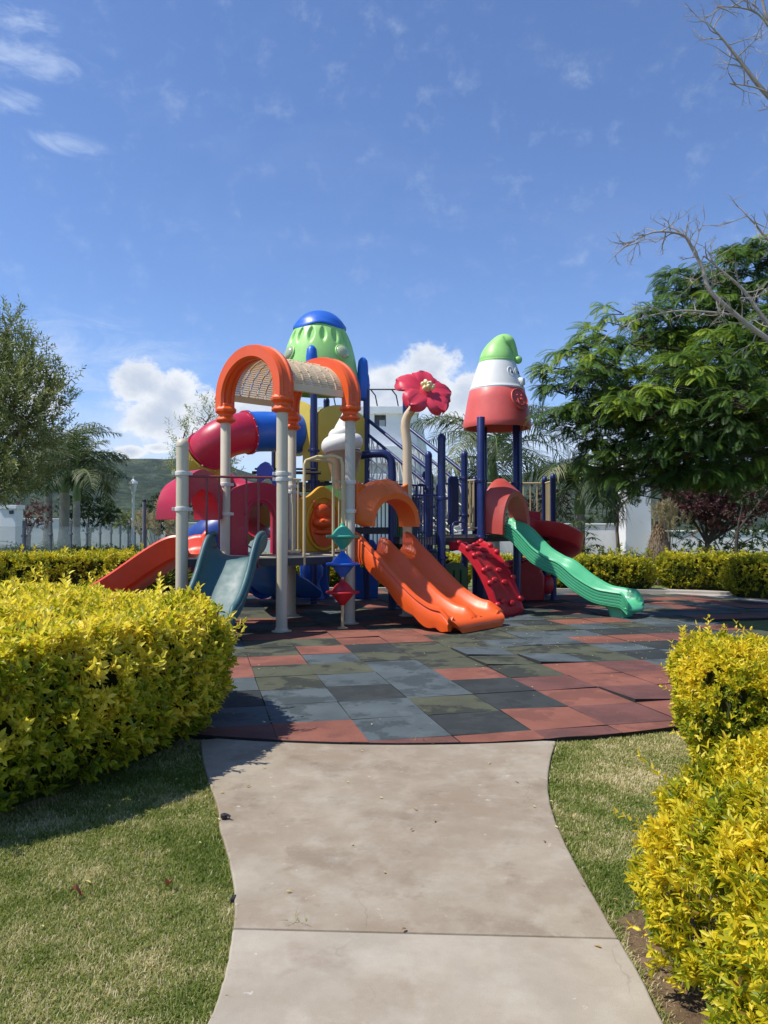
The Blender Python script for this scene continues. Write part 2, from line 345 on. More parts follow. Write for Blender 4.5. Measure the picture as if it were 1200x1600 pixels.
L_gold = leafmat('gold_leaf', [(0, (.24, .13, .04)), (.045, (.05, .10, .01)), (.35, (.27, .32, .014)), (.6, (.68, .57, .025)), (1, (.86, .68, .05))], .40, .4, .35)
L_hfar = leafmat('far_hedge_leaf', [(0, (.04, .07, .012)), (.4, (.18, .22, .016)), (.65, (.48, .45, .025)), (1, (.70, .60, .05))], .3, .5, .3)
L_dark = leafmat('dark_green_leaf', [(0, (.015, .03, .008)), (.6, (.035, .065, .015)), (1, (.08, .12, .03))], .25, .5, .3)
L_olive = leafmat('olive_leaf', [(0, (.10, .135, .04)), (.6, (.23, .27, .09)), (1, (.40, .42, .19))], .3, .5, .3)
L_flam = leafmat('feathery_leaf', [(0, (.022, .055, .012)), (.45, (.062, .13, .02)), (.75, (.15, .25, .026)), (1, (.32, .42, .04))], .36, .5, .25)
L_palm = leafmat('palm_leaf', [(0, (.012, .030, .010)), (.5, (.045, .075, .024)), (1, (.26, .27, .15))], .2, .55, .2)
L_purp = leafmat('purple_leaf', [(0, (.045, .018, .022)), (.6, (.12, .045, .052)), (1, (.24, .11, .11))], .25, .5, .3)
L_pamp = leafmat('plume', [(0, (.30, .26, .18)), (1, (.62, .55, .42))], .3, .8, .1)
L_gras = leafmat('grass_blade', [(0, (.11, .165, .03)), (.35, (.22, .27, .06)), (.62, (.42, .39, .17)), (1, (.72, .62, .42))], .35, .6, .12)

def limbs(mb, root, fork, tips, r0, r1=.02, sag=.1, n=7, rf=None):
    root, fork = Vector(root), Vector(fork); rf = rf or r0*.7
    mb.tube([root, root.lerp(fork, .35)+Vector((.04, .02, 0)), root.lerp(fork, .7)-Vector((.03, .02, 0)), fork], [r0, r0*.85, r0*.78, rf], 10)
    for t in tips:
        t = Vector(t); mid = fork.lerp(t, .5)+Vector((random.uniform(-.1, .1), random.uniform(-.1, .1), sag*(t-fork).length))
        pts = [fork*(1-s)**2+mid*2*s*(1-s)+t*s*s for s in [i/6 for i in range(7)]]
        mb.tube(pts, [rf*.6*(1-i/6)+r1*(i/6) for i in range(7)], n)
def clump_pts(c, r, n, shell=.5):
    u = nrm(rng.normal(size=(n, 3))); rr = (shell+(1-shell)*rng.random(n)**.5); return np.array(c)+u*np.array(r)*rr[:, None], u
def leafy_tree(name, base, fork, clumps, leafm, label, cat='tree', leaf=.08, wid=.4, nl=8, dens=300, r0=.12, bark=None, group=None, L=.12, droop=.2, upw=.3, jit=.3, shell=.35):
    base = Vector(base); e = empty(name, base, label, cat, group); tb = MB()
    limbs(tb, (0, 0, 0), Vector(fork)-base, [Vector(c[:3])-base for c in clumps], r0)
    for c in clumps:
        for _ in range(5):
            d = Vector(rng.normal(size=3)).normalized(); q = Vector(c[:3])-base
            tb.tube([q, q+Vector((d.x*c[3], d.y*c[3], d.z*c[4]))*.45+Vector((0, 0, .05)), q+Vector((d.x*c[3], d.y*c[3], d.z*c[4]))*.9], [.018, .012, .004], 5)
    tb.build('trunk', bark or M_bark, e)
    Vs = []; vs = []
    for c in clumps:
        n = int(dens*c[3]*c[3]*(c[4]/c[3])**.5*(c[5] if len(c) > 5 else 1)); Pp, u = clump_pts(c[:3], (c[3], c[3], c[4]), n, shell)
        Pp = Pp + rng.normal(0, .07*c[3], Pp.shape); D = nrm(u*.7+np.array([0, 0, upw])+rng.normal(0, jit, Pp.shape)-np.array([0, 0, droop])*rng.random((n, 1)))
        V = sprigs(Pp, D, rng.uniform(.6, 1.3, n)*L, nl, leaf, wid, fold=.2); Vs.append(V)
        vv = np.clip(.5+.25*fnoise(Pp, 1.3, 2)+rng.normal(0, .16, n), 0, 1); vs.append(np.tile(vv, nl))
    V = np.vstack(Vs)-np.array(base); np_mesh('crown', V, LEAF_T, leafm, np.clip(np.concatenate(vs)+rng.normal(0, .08, len(V)), 0, 1), parent=e)
    return e
def palm(base, h, r, label, nf=16, fl=2.6, group=None, shaft=.9, bulge=1.6, spread=1.0, leaflen=.62, seed=1, green=True, droop=1.0):
    rs = random.Random(seed); e = empty('palm_tree', base, label, 'palm', group); tb = MB()
    prof = [(0, r*bulge*.9), (.12, r*bulge), (.3, r*bulge*.85), (.5, r*1.05), (.8, r), (1, r*.95)]
    tb.tube([(0, 0, h*a) for a, _ in prof], [b for _, b in prof], 16)
    tb.build('trunk', M_ptrunk, e)
    cs = MB(); cs.tube([(0, 0, h+shaft*t) for t in (0, .15, .5, .85, 1)], [r*1.02, r*1.12, r*.95, r*.6, r*.45], 16); cs.build('crownshaft', M_pshaft, e)
    V = []; up_ = []; ra = MB(); top = Vector((0, 0, h+shaft*.92)); vs = []
    for i in range(nf):
        az = 2*PI*i/nf*2.4+rs.uniform(-.25, .25); el = R(rs.uniform(5, 80)) if i > 2 else R(rs.uniform(60, 88)); l = fl*rs.uniform(.8, 1.1)
        p = top.copy(); pts = [p.copy()]; d0 = Vector((math.cos(az), math.sin(az), 0)); e_ = el; st = 14
        for k in range(st):
            e_ -= R(rs.uniform(5, 10))*droop*(.5+k/st); p = p + (d0*math.cos(e_)+Vector((0, 0, math.sin(e_))))*(l/st); pts.append(p.copy())
        ra.tube(pts, [.03*(1-.85*k/st) for k in range(st+1)], 5)
        side = d0.cross(Vector((0, 0, 1)))
        tw = rs.uniform(-.6, .6); shade = rs.uniform(.2, .75) if rs.random() > .12 else .95
        for k in range(2, st):
            for sub in range(4):
                f = k+sub/4
                if f >= st: break
                a = pts[k].lerp(pts[k+1], sub/4); tg = (pts[k+1]-pts[k]).normalized(); ll = leaflen*(math.sin(PI*min(1, (f/st)*.92+.06))**.6)*rs.uniform(.85, 1.1)
                for s in (-1, 1):
                    nor = side.cross(tg); dr = tg*rs.uniform(.45, .75)+side*s*rs.uniform(.7, 1)+nor*rs.uniform(-.3, .45)+nor*s*tw*.5
                    up_.append((a, dr.normalized(), nor, ll)); vs.append(min(1, max(0, shade+rs.uniform(-.15, .15))))
    n = len(up_); A = np.array([tuple(u[0]) for u in up_]); Dd = np.array([tuple(u[1]) for u in up_]); Nn = np.array([tuple(u[2]) for u in up_]); LL = np.array([u[3] for u in up_])
    S = nrm(np.cross(Dd, Nn)); V = np.empty((n, 8, 3)); w = .017*spread
    for j, (t, ww, dz) in enumerate(((0, .6, 0), (.35, 1, .02), (.72, .8, .16), (1, .15, .38))):
        c = A+Dd*(LL*t)[:, None]; c[:, 2] -= LL*dz*droop; c = c - Dd*(LL*dz*.35)[:, None]
        V[:, j*2] = c-S*w*ww; V[:, j*2+1] = c+S*w*ww
    o = np_mesh('crown', V, [(0, 1, 3, 2), (2, 3, 5, 4), (4, 5, 7, 6)], [L_palm, M_pshaft], np.array(vs), parent=e, extra=(ra.v, ra.f, 1))
    return e
M_ptrunk = mat('palm_trunk', (.30, .27, .23), .85, .18, 5, .4, 14, spots=[(2.2, .5, .7, (.16, .14, .12), .5)]); M_pshaft = mat('palm_crownshaft', (.13, .19, .045), .45, .2, 4)
# ---------------------------------------------------------------- setting: lawn, path, rubber floor, hills
def structure(mb, name, mats, **k): o = mb.build(name, mats, **k); o['kind'] = 'structure'; return o
M_lawn = mat('lawn', (.13, .17, .05), .95, .3, 1.7, .8, 60, spec=.1, spots=[(.9, .52, .68, (.34, .29, .15), .6), (14, .5, .7, (.07, .09, .03), .6), (60, .5, .75, (.4, .34, .2), .4)])
M_soil = mat('soil', (.15, .10, .06), .95, .35, 8, .8, 60, spec=.1, spots=[(30, .5, .65, (.06, .04, .025), .7)])
M_path = mat('concrete', (.345, .298, .228), .88, .13, 3.5, .22, 330, spec=.25, spots=[(.7, .40, .56, (.26, .205, .145), .85), (2.0, .54, .64, (.19, .145, .10), .5), (4.5, .60, .68, (.17, .12, .085), .4), (6, .5, .75, (.45, .41, .335), .5), (230, .52, .66, (.16, .135, .11), .45), (14, .66, .70, (.56, .52, .46), .6), (55, .62, .72, (.27, .24, .21), .5), (160, .60, .8, (.58, .54, .48), .35)])
M_path2 = mat('concrete_two', (.375, .33, .262), .88, .12, 3.1, .22, 330, spec=.25, spots=[(.8, .44, .60, (.29, .238, .175), .75), (2.6, .57, .66, (.24, .18, .13), .4), (6, .5, .75, (.48, .44, .37), .5), (230, .54, .68, (.2, .17, .14), .4), (14, .68, .72, (.57, .54, .49), .6), (55, .62, .72, (.30, .27, .23), .45), (160, .60, .8, (.58, .55, .5), .35)])
def add_cracks(m_):
    N = m_.node_tree.nodes; L = m_.node_tree.links; p = N['Principled BSDF']; src = p.inputs['Base Color'].links[0].from_socket; tc = N.new('ShaderNodeTexCoord')
    n = N.new('ShaderNodeTexNoise'); n.inputs['Scale'].default_value = 3.5; n.inputs['Detail'].default_value = 5; L.new(tc.outputs['Object'], n.inputs['Vector'])
    mx = N.new('ShaderNodeMix'); mx.data_type = 'RGBA'; mx.inputs[0].default_value = .22; L.new(tc.outputs['Object'], mx.inputs[6]); L.new(n.outputs['Color'], mx.inputs[7])
    v = N.new('ShaderNodeTexVoronoi'); v.feature = 'DISTANCE_TO_EDGE'; v.inputs['Scale'].default_value = 1.15; L.new(mx.outputs[2], v.inputs['Vector'])
    a = N.new('ShaderNodeMapRange'); a.inputs[1].default_value = .0; a.inputs[2].default_value = .0035; a.inputs[3].default_value = 1; a.inputs[4].default_value = 0; L.new(v.outputs['Distance'], a.inputs[0])
    n2 = N.new('ShaderNodeTexNoise'); n2.inputs['Scale'].default_value = 1.3; L.new(tc.outputs['Object'], n2.inputs['Vector']); b = N.new('ShaderNodeMapRange'); b.inputs[1].default_value = .5; b.inputs[2].default_value = .56; b.inputs[4].default_value = .32; L.new(n2.outputs['Fac'], b.inputs[0])
    c = N.new('ShaderNodeMath'); c.operation = 'MULTIPLY'; L.new(a.outputs[0], c.inputs[0]); L.new(b.outputs[0], c.inputs[1])
    d = N.new('ShaderNodeMix'); d.data_type = 'RGBA'; L.new(c.outputs[0], d.inputs[0]); L.new(src, d.inputs[6]); d.inputs[7].default_value = (.13, .10, .08, 1); L.new(d.outputs[2], p.inputs['Base Color'])
add_cracks(M_path); add_cracks(M_path2)
M_curb = mat('curb_concrete', (.40, .37, .33), .85, .1, 3, .3, 80)
mb = MB(); mb.add([(-1550, -80, 0), (1550, -80, 0), (1550, 1300, 0), (-1550, 1300, 0)], [(0, 1, 2, 3)]); structure(mb, 'lawn', M_lawn)

left_px = [(312, 1156), (318, 1190), (328, 1225), (341, 1262), (343, 1290), (355, 1330), (364, 1375), (367, 1410), (364, 1449)]
left2 = [(364, 1452), (358, 1490), (352, 1520), (340, 1560), (324, 1600)]
right_px = [(869, 1158), (862, 1180), (857, 1205), (857, 1235), (864, 1270), (880, 1310), (905, 1358), (935, 1412), (966, 1465)]
right2 = [(968, 1468), (1000, 1525), (1038, 1600)]
def smooth_line(pts, n=4):
    out = []; k = len(pts)
    for i in range(k-1):
        p0, p1, p2, p3 = [Vector(pts[min(max(j, 0), k-1)]) for j in (i-1, i, i+1, i+2)]
        for s in range(n):
            t = s/n; out.append(.5*((2*p1)+(p2-p0)*t+(2*p0-5*p1+4*p2-p3)*t*t+(3*p1-p0-3*p2+p3)*t**3))
    return out+[Vector(pts[-1])]
g2 = lambda l, z=.03: [tuple(G(x, y, z))[:2] for x, y in l]
gL, gR = smooth_line(g2(left_px)), smooth_line(g2(right_px)); gL2, gR2 = smooth_line(g2(left2)), smooth_line(g2(right2))
gL2 += [Vector((gL2[-1].x-.10, 1.9)), Vector((gL2[-1].x-.25, 1.2)), Vector((-1.0, -3))]; gR2 += [Vector((gR2[-1].x+.12, 1.8)), Vector((gR2[-1].x+.3, 1.2)), Vector((1.6, -3))]
CX, CY, CR = .1, 10.2, 5.03
arc = []
a0 = math.atan2(gR[0].y-CY, gR[0].x-CX); a1 = math.atan2(gL[0].y-CY, gL[0].x-CX)
for i in range(1, 24): a = a0+(a1-a0)*i/24; arc.append(Vector((CX+(CR+.012)*math.cos(a), CY+(CR+.012)*math.sin(a))))
def wob(l): return [(p.x+random.uniform(-.0018, .0018), p.y+random.uniform(-.0018, .0018)) for p in l]
slab1 = wob([*gL]) + wob(gR[::-1]) + [tuple(p) for p in arc]
slab2 = wob(gL2)+wob(gR2[::-1])
for nm, pl, M_, dz in (('path', slab1, M_path, 0), ('path', slab2, M_path2, .003)):
    mb = MB(); mb.prism(pl, [], Matrix(((1, 0, 0, 0), (0, 0, 1, 0), (0, 1, 0, -.035), (0, 0, 0, 1))), .13, 0); o = structure(mb, nm, M_, smooth=False); o.location.z = dz
    b = o.modifiers.new('bevel', 'BEVEL'); b.width = .008; b.segments = 2; b.limit_method = 'ANGLE'; b.angle_limit = R(60)
# soil bed by the right-hand hedge
mb = MB(); bed = smooth_line([tuple(G(*p))[:2] for p in ((962, 1440), (985, 1490), (1010, 1540), (1045, 1600))], 4) + [Vector((1.2, 1.2)), Vector((2.6, 1.2)), Vector((2.6, 3.0)), Vector((1.25, 3.2))]
mb.add([(p.x, p.y, .006) for p in bed], [tuple(range(len(bed)))]); structure(mb, 'soil_bed', M_soil)

# rubber tile floor
col = Vector((-.235, .972)).normalized(); row = Vector((col.y, -col.x)); O = Vector(tuple(G(707, 1150, .035))[:2]); TS = .605
def rub(n, c, stain): return mat(n, c, .8, .22, 2.0, .6, 220, spec=.3, spots=[(1.9, .515, .545, stain, .8), (2.6, .56, .64, tuple(x*1.3+.012 for x in c), .5), (120, .56, .78, tuple(min(1, x*1.9+.03) for x in c), .5), (.5, .6, .72, (.20, .19, .16), .25)])
RB = 1
M_t = {'r': rub('rubber_red', (.225, .085, .058), (.165, .065, .048)), 'b': rub('rubber_blue', (.078, .100, .108), (.040, .054, .058)), 'g': rub('rubber_green', (.075, .082, .052), (.022, .027, .025)),
       'd': rub('rubber_dark', (.027, .034, .034), (.042, .05, .048)), 'm': rub('rubber_maroon', (.15, .062, .052), (.11, .05, .045)), 'k': mat('rubber_edge', (.015, .016, .016), .9, .2, 9)}
keys = list(M_t); rows = {-2: 'mrmrrrrrrr', -1: 'mrmrmrmrrr', 0: 'bbmrbdrmrrr', 1: 'bbbbbgdrmrrr', 2: 'bbdbdbdmrrbr', 3: 'bdbgbbrgrmbb', 4: 'dbrggbggbgdb', 5: 'gbrrbggbggbd', 6: 'bgggrdggbbrr', 7: 'rbbggrrggbbd', 8: 'bgbrrrrrgggb', 9: 'brrgrrgggbdr', 10: 'rrgbggrrbbbg'}
circ = [(CX+CR*math.cos(2*PI*i/160), CY+CR*math.sin(2*PI*i/160)) for i in range(160)]
region = [p for p in circ if p[1] <= CY] ; region.sort(key=lambda p: (lambda a: a-2*PI if a > 3 else a)(math.atan2(p[1]-CY, p[0]-CX)))
region = region + [(5.35, 12.2), (7.2, 12.7), (9.2, 13.2), (9.6, 14.6), (8.0, 16.0), (6.0, 17.0), (3, 17.5), (-3, 17.6), (-6.0, 16.6), (-7.0, 14.5), (-6.2, 12)]
def clip_circle(poly):
    out = poly
    for i in range(len(circ)):
        a, b = circ[i], circ[(i+1) % 160]; nx, ny = a[1]-b[1], b[0]-a[0]; res = []
        for j in range(len(out)):
            p, q = out[j-1], out[j]; dp = (p[0]-a[0])*nx+(p[1]-a[1])*ny; dq = (q[0]-a[0])*nx+(q[1]-a[1])*ny
            if (dp >= 0) != (dq >= 0): t = dp/(dp-dq); res.append((p[0]+(q[0]-p[0])*t, p[1]+(q[1]-p[1])*t))
            if dq >= 0: res.append(q)
        out = res
        if len(out) < 3: return []
    return out
mb = MB(); rt = random.Random(11); base = MB(); base.add([(p[0], p[1], .006) for p in region], [tuple(range(len(region)))])
RX = np.array(region)
for j in range(-3, 26):
    for i in range(-22, 24):
        c0 = O + row*(i*TS) + col*(j*TS); g = .0025
        q = [c0+row*g+col*g, c0+row*(TS-g)+col*g, c0+row*(TS-g)+col*(TS-g), c0+row*g+col*(TS-g)]; sx = Vector((rt.uniform(-.004, .004), rt.uniform(-.004, .004))); an = rt.uniform(-.008, .008)
        ce = c0+row*TS/2+col*TS/2
        q = [ce+(p-ce).xy@Matrix.Rotation(an, 2)+sx if False else ce+Matrix.Rotation(an, 2)@(p-ce)+sx for p in q]; q = [tuple(p) for p in q]
        near = min(p[1] for p in q) < CY
        if near and (ce.x < CX+CR*.985 and ce.y < CY+.1): q = clip_circle(q)
        elif not inpoly(np.array([ce.x]), np.array([ce.y]), RX)[0]: continue
        if len(q) < 3: continue
        s = rows.get(j); k = i+5
        if s and 0 <= k < len(s): ch = s[k]
        else: ch = rt.choice('rrrmbgbgdbgd')
        lift = [rt.uniform(0, .006) for _ in q]; 
        if rt.random() < .13: lift[rt.randrange(len(q))] += rt.uniform(.006, .016)
        if (i, j) in ((2, 4), (3, 4), (2, 5), (3, 1)): lift[0] += .03; lift[-1] += .015
        z = .036+rt.uniform(-.003, .003); n = len(q)
        mb.add([(x, y, z+l) for (x, y), l in zip(q, lift)] + [(x, y, .008) for x, y in q], [tuple(range(n))], keys.index(ch))
        b0 = len(mb.v)-2*n; mb.f += [tuple([b0+a, b0+n+a, b0+n+(a+1) % n, b0+(a+1) % n]) for a in range(n)]; mb.m += [keys.index('k')]*n
o = structure(mb, 'rubber_floor', [M_t[k] for k in keys], smooth=False)
structure(base, 'floor_bed', M_t['k'], smooth=False)
# far kerb and far path
mb = MB(); pts = [(7.6, 16.45), (6.0, 17.15), (3, 17.65), (-3, 17.75), (-6.2, 16.8), (-7.3, 14.6), (-6.6, 12.2)]; pts = [tuple(p) for p in smooth_line(pts, 5)]
secs = []
for i, p in enumerate(pts):
    a = Vector(pts[max(i-1, 0)]); b = Vector(pts[min(i+1, len(pts)-1)]); t = (b-a).normalized(); nn = Vector((t.y, -t.x)); p = Vector(p)
    secs.append([(*(p+nn*.07), 0), (*(p+nn*.07), .10), (*(p-nn*.07), .10), (*(p-nn*.07), 0)])
mb.sweep(secs); structure(mb, 'kerb', M_curb, smooth=False)
mb = MB(); fp = [G(940, 922), G(1000, 920.5), G(1130, 927), G(1240, 936), G(1320, 944), G(1320, 957), G(1200, 945), G(1100, 934), G(1000, 926.5)]
mb.add([(p.x, p.y, .05) for p in fp] + [(p.x, p.y, 0) for p in fp], [tuple(range(9))]+[(i, (i+1) % 9, (i+1) % 9+9, i+9) for i in range(9)]); structure(mb, 'far_path', M_curb, smooth=False)

# hills
def hill(name, y0, prof, depth, m_, seed):
    nx, ny = 170, 36; mb = MB(); xs = np.linspace(-1500, 1500, nx); vs = []
    for j in range(ny):
        t = j/(ny-1)
        for x in xs:
            Y = y0+t*depth; px = 600+x/(y0+depth*.75)*F; hh = np.interp(px, [p[0] for p in prof], [p[1] for p in prof]); zr = (825-hh)/F*(y0+depth*.75)
            rise = math.sin(min(1, t/.75)*PI/2)**1.1 if t < .75 else 1-(t-.75)*.6
            n_ = noise.fractal((x/260+seed, Y/260, 0), .8, 2, 6)*20 + abs(noise.noise((x/110, Y/150, seed)))*-16 + noise.noise((x/16, Y/16, seed))*3.0
            vs.append((x, Y, max(-2, zr*rise+n_*min(1, t*2)*(1 if t < .7 else .35))))
    mb.add(vs, [(j*nx+i, j*nx+i+1, (j+1)*nx+i+1, (j+1)*nx+i) for j in range(ny-1) for i in range(nx-1)]); return structure(mb, name, m_)
M_hill = mat('hill_scrub', (.050, .075, .034), .95, .4, .012, 1.0, .05, spec=.05, spots=[(.02, .45, .56, (.018, .034, .018), .8), (.006, .55, .60, (.10, .11, .06), .6), (.07, .58, .64, (.13, .125, .08), .6), (.12, .48, .56, (.010, .020, .011), .8), (.35, .52, .6, (.008, .014, .008), .7)])
for _n in M_hill.node_tree.nodes:
    if _n.type == 'BUMP': _n.inputs['Distance'].default_value = 6
hill('hills', 620, [(-900, 760), (-200, 730), (60, 722), (180, 711), (230, 712), (300, 722), (420, 745), (520, 757), (700, 752), (860, 735), (1000, 722), (1200, 730), (2000, 760)], 620, M_hill, 3.1)

# grass blades close to the camera
def grass():
    path_poly = [tuple(p) for p in gL]+[tuple(p) for p in gL2]+[tuple(p) for p in gR2[::-1]]+[tuple(p) for p in gR[::-1]]
    Lp = [(-2.6, 1.8), (-.4, 1.8), (-.3, 5.35), (-1.4, 5.5), (-2.6, 4.2)]; Rp = [(.7, 2.0), (1.5, 2.0), (2.1, 4.2), (2.4, 5.6), (.9, 5.4)]
    pts = []
    for poly, n in ((Lp, 400000), (Rp, 220000)):
        pa = np.array(poly); b0, b1 = pa.min(0), pa.max(0); q = rng.random((n, 2))*(b1-b0)+b0
        keep = inpoly(q[:, 0], q[:, 1], pa) & ~inpoly(q[:, 0], q[:, 1], np.array(path_poly)) & (np.hypot(q[:, 0]-CX, q[:, 1]-CY) > CR+.01)
        bd = inpoly(q[:, 0], q[:, 1], np.array([tuple(p) for p in bed])); keep &= ~(bd & (rng.random(n) < .88)); keep &= rng.random(n) < np.clip(3.4/q[:, 1], .3, 1)**1.3
        pts.append(q[keep])
    ed = []
    for ln, sg in ((gL, -1), (gL2, -1), (gR, 1), (gR2, 1)):
        for i in range(len(ln)-1):
            a_, b_ = np.array(ln[i]), np.array(ln[i+1]); L_ = np.linalg.norm(b_-a_); k = int(L_*420); t_ = rng.random((k, 1)); no = np.array([-(b_-a_)[1], (b_-a_)[0]])/L_; no = no*(1 if no[0]*sg > 0 else -1)
            ed.append(a_+(b_-a_)*t_+no*(rng.random((k, 1))**2*.045+.002))
    tuft = rng.normal(0, 1, (260, 2))*[.05, .008]+np.array(G(684, 1166)[:2]); tuft2 = rng.normal(0, 1, (60, 2))*[.02, .006]+np.array(G(470, 1454)[:2])
    for poly, k in ((Lp, 55), (Rp, 30)):
        pa = np.array(poly); c_ = rng.random((k, 2))*(pa.max(0)-pa.min(0))+pa.min(0); c_ = c_[inpoly(c_[:, 0], c_[:, 1], pa) & ~inpoly(c_[:, 0], c_[:, 1], np.array(path_poly)) & (np.hypot(c_[:, 0]-CX, c_[:, 1]-CY) > CR+.05)]
        for c in c_: ed.append(c+rng.normal(0, .014, (34, 2)))
    ned = sum(map(len, ed))+320; pts += ed+[tuft, tuft2]
    q = np.vstack(pts); n = len(q); P3 = np.column_stack([q, np.zeros(n)])
    f1 = fnoise(P3, 1.6, 4)+.6*fnoise(P3, 5.5, 8)+.35*fnoise(P3, 17, 2); h = rng.uniform(.010, .029, n)*(1+.3*fnoise(P3, 3, 1)); h[n-ned:] *= rng.uniform(1.0, 2.4, ned); h[n-320:] *= 1.3
    az = rng.random(n)*2*PI; lean = rng.uniform(.2, 1.1, n); d = np.stack([np.cos(az)*lean, np.sin(az)*lean, np.ones(n)], 1); d = nrm(d)
    s = np.stack([-np.sin(az), np.cos(az), np.zeros(n)], 1); w = rng.uniform(.0012, .0024, n)*np.clip(q[:, 1]/3, 1, 2)
    V = np.empty((n, 5, 3)); dr = P3 + d*(h*.55)[:, None]; tip = P3 + d*h[:, None]; tip[:, 2] -= h*.25*lean; tip[:, :2] += (d[:, :2])*(h*.3)[:, None]
    V[:, 0] = P3-s*w[:, None]; V[:, 1] = P3+s*w[:, None]; V[:, 2] = dr+s*(w*.8)[:, None]; V[:, 3] = dr-s*(w*.8)[:, None]; V[:, 4] = tip
    var = np.clip(.41+f1*.55+rng.normal(0, .2, n)+(rng.random(n) < .07)*.4, 0, 1)
    o = np_mesh('grass', V, [(0, 1, 2, 3), (3, 2, 4)], L_gras, var); tag(o, 'short mown grass with dry straw patches beside the concrete path', 'grass', kind='stuff')
grass()
def leaf_litter(px, py, sz, rz, lab):
    p = G(px, py, .03); mb = MB(); n = 7; vs = []
    for i in range(n+1):
        t = i/n; w_ = math.sin(PI*t)**.8*.45*sz
        for s in (-1, 0, 1): vs.append((t*sz-sz/2, s*w_, .012*math.sin(t*5)+abs(s)*.012+.004))
    mb.add(vs, [(3*i+a, 3*i+a+1, 3*i+a+4, 3*i+a+3) for i in range(n) for a in (0, 1)]); o = mb.build('fallen_leaf', M_dry); o.location = p; o.rotation_euler = (.2, .3, rz); tag(o, lab, 'leaf', 'fallen leaves on the lawn')
M_dry = mat('dry_leaf', (.38, .13, .05), .7, .3, 30)
leaf_litter(119, 1396, .05, .5, 'curled rust brown fallen leaf, the left one of the two lying on the sunny grass'); leaf_litter(263, 1383, .04, 2.1, 'small orange fallen leaf on the grass, the one nearer the path edge')
def litter():
    n = 520; q = np.vstack([np.column_stack([rng.normal(3.4, 1.5, 300), rng.normal(10.2, 1.8, 300)]), np.column_stack([rng.uniform(-3, 5, 100), rng.uniform(5.6, 12, 100)]), np.column_stack([rng.uniform(-1.9, 2.0, 48), rng.uniform(2.4, 5.2, 48)])])
    ok = (np.hypot(q[:, 0]-CX, q[:, 1]-CY) < CR-.05) | (q[:, 1] < 5.3); q = q[ok]; n = len(q); az = rng.random(n)*2*PI
    V = leaf_arrays(np.column_stack([q, np.where(q[:, 1] < 5.3, np.where(np.abs(q[:, 0]-.1) < 1.1, .036, .02), .047)]), np.stack([np.cos(az), np.sin(az), rng.uniform(-.1, .3, n)], 1), np.tile([0, 0, 1.], (n, 1)), rng.uniform(.012, .034, n), .012, .3, .1)
    o = np_mesh('leaf_litter', V, LEAF_T, leafmat('litter', [(0, (.25, .13, .05)), (.5, (.5, .4, .12)), (1, (.6, .6, .3))], .1, .8), rng.random(n)); tag(o, 'tiny dry leaf bits scattered over the tile floor and path', 'leaves', kind='stuff')
litter()
# pipe stub and valve box at the path edge
p = G(350, 1293, -.012); e = empty('sprinkler', p, 'small dark sprinkler head stub poking out beside the upper left path edge', 'sprinkler')
mb = MB(); mb.lathe([(.012, 0), (.012, .05), (.018, .052), (.018, .066), (.01, .07)], n=14); mb.build('riser', P['dark'], e); mb = MB(); mb.tube([(0, 0, .06), (.02, -.01, .068), (.034, -.015, .06)], .006, 8); mb.build('nozzle', P['dark'], e)
p = G(368, 1401, .028); mb = MB(); mb.box((-.006, 0, -.02), (.024, .035, .04)); mb.box((-.006, 0, .001), (.016, .026, .004)); o = mb.build('drain_block', M_t['k'], bevel=.004); o.location = p; tag(o, 'little dark square block set into the left edge of the path', 'block')

# ---------------------------------------------------------------- hedges
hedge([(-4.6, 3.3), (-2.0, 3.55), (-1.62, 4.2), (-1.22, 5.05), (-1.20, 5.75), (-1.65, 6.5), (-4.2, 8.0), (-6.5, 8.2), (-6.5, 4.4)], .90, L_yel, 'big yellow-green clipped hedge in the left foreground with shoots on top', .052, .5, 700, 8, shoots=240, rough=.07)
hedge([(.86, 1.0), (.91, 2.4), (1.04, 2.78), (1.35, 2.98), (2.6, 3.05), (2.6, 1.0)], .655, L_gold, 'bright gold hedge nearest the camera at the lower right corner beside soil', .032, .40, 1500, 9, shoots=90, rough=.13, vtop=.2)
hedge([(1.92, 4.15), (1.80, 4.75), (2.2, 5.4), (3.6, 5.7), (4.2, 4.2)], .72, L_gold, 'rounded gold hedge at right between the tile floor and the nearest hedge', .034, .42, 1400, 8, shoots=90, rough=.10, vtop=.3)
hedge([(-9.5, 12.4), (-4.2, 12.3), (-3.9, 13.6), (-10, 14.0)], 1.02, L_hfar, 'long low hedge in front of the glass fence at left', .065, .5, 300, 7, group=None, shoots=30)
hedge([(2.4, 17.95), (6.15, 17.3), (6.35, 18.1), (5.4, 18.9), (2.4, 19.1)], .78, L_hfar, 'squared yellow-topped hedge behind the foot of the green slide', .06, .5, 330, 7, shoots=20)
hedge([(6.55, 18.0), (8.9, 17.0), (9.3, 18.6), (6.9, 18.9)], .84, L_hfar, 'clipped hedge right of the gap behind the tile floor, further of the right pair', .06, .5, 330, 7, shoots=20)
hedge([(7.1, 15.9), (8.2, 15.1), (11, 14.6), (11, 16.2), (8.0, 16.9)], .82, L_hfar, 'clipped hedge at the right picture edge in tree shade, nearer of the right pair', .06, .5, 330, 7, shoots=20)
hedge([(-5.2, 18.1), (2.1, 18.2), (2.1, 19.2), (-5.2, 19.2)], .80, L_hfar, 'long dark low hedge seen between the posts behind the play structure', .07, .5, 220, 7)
hedge([(-12.5, 17.2), (-6.2, 18.4), (-6.3, 19.8), (-13, 19.0)], .95, L_dark, 'dark green hedge behind the glass fence under the left tree', .09, .5, 70, 7)
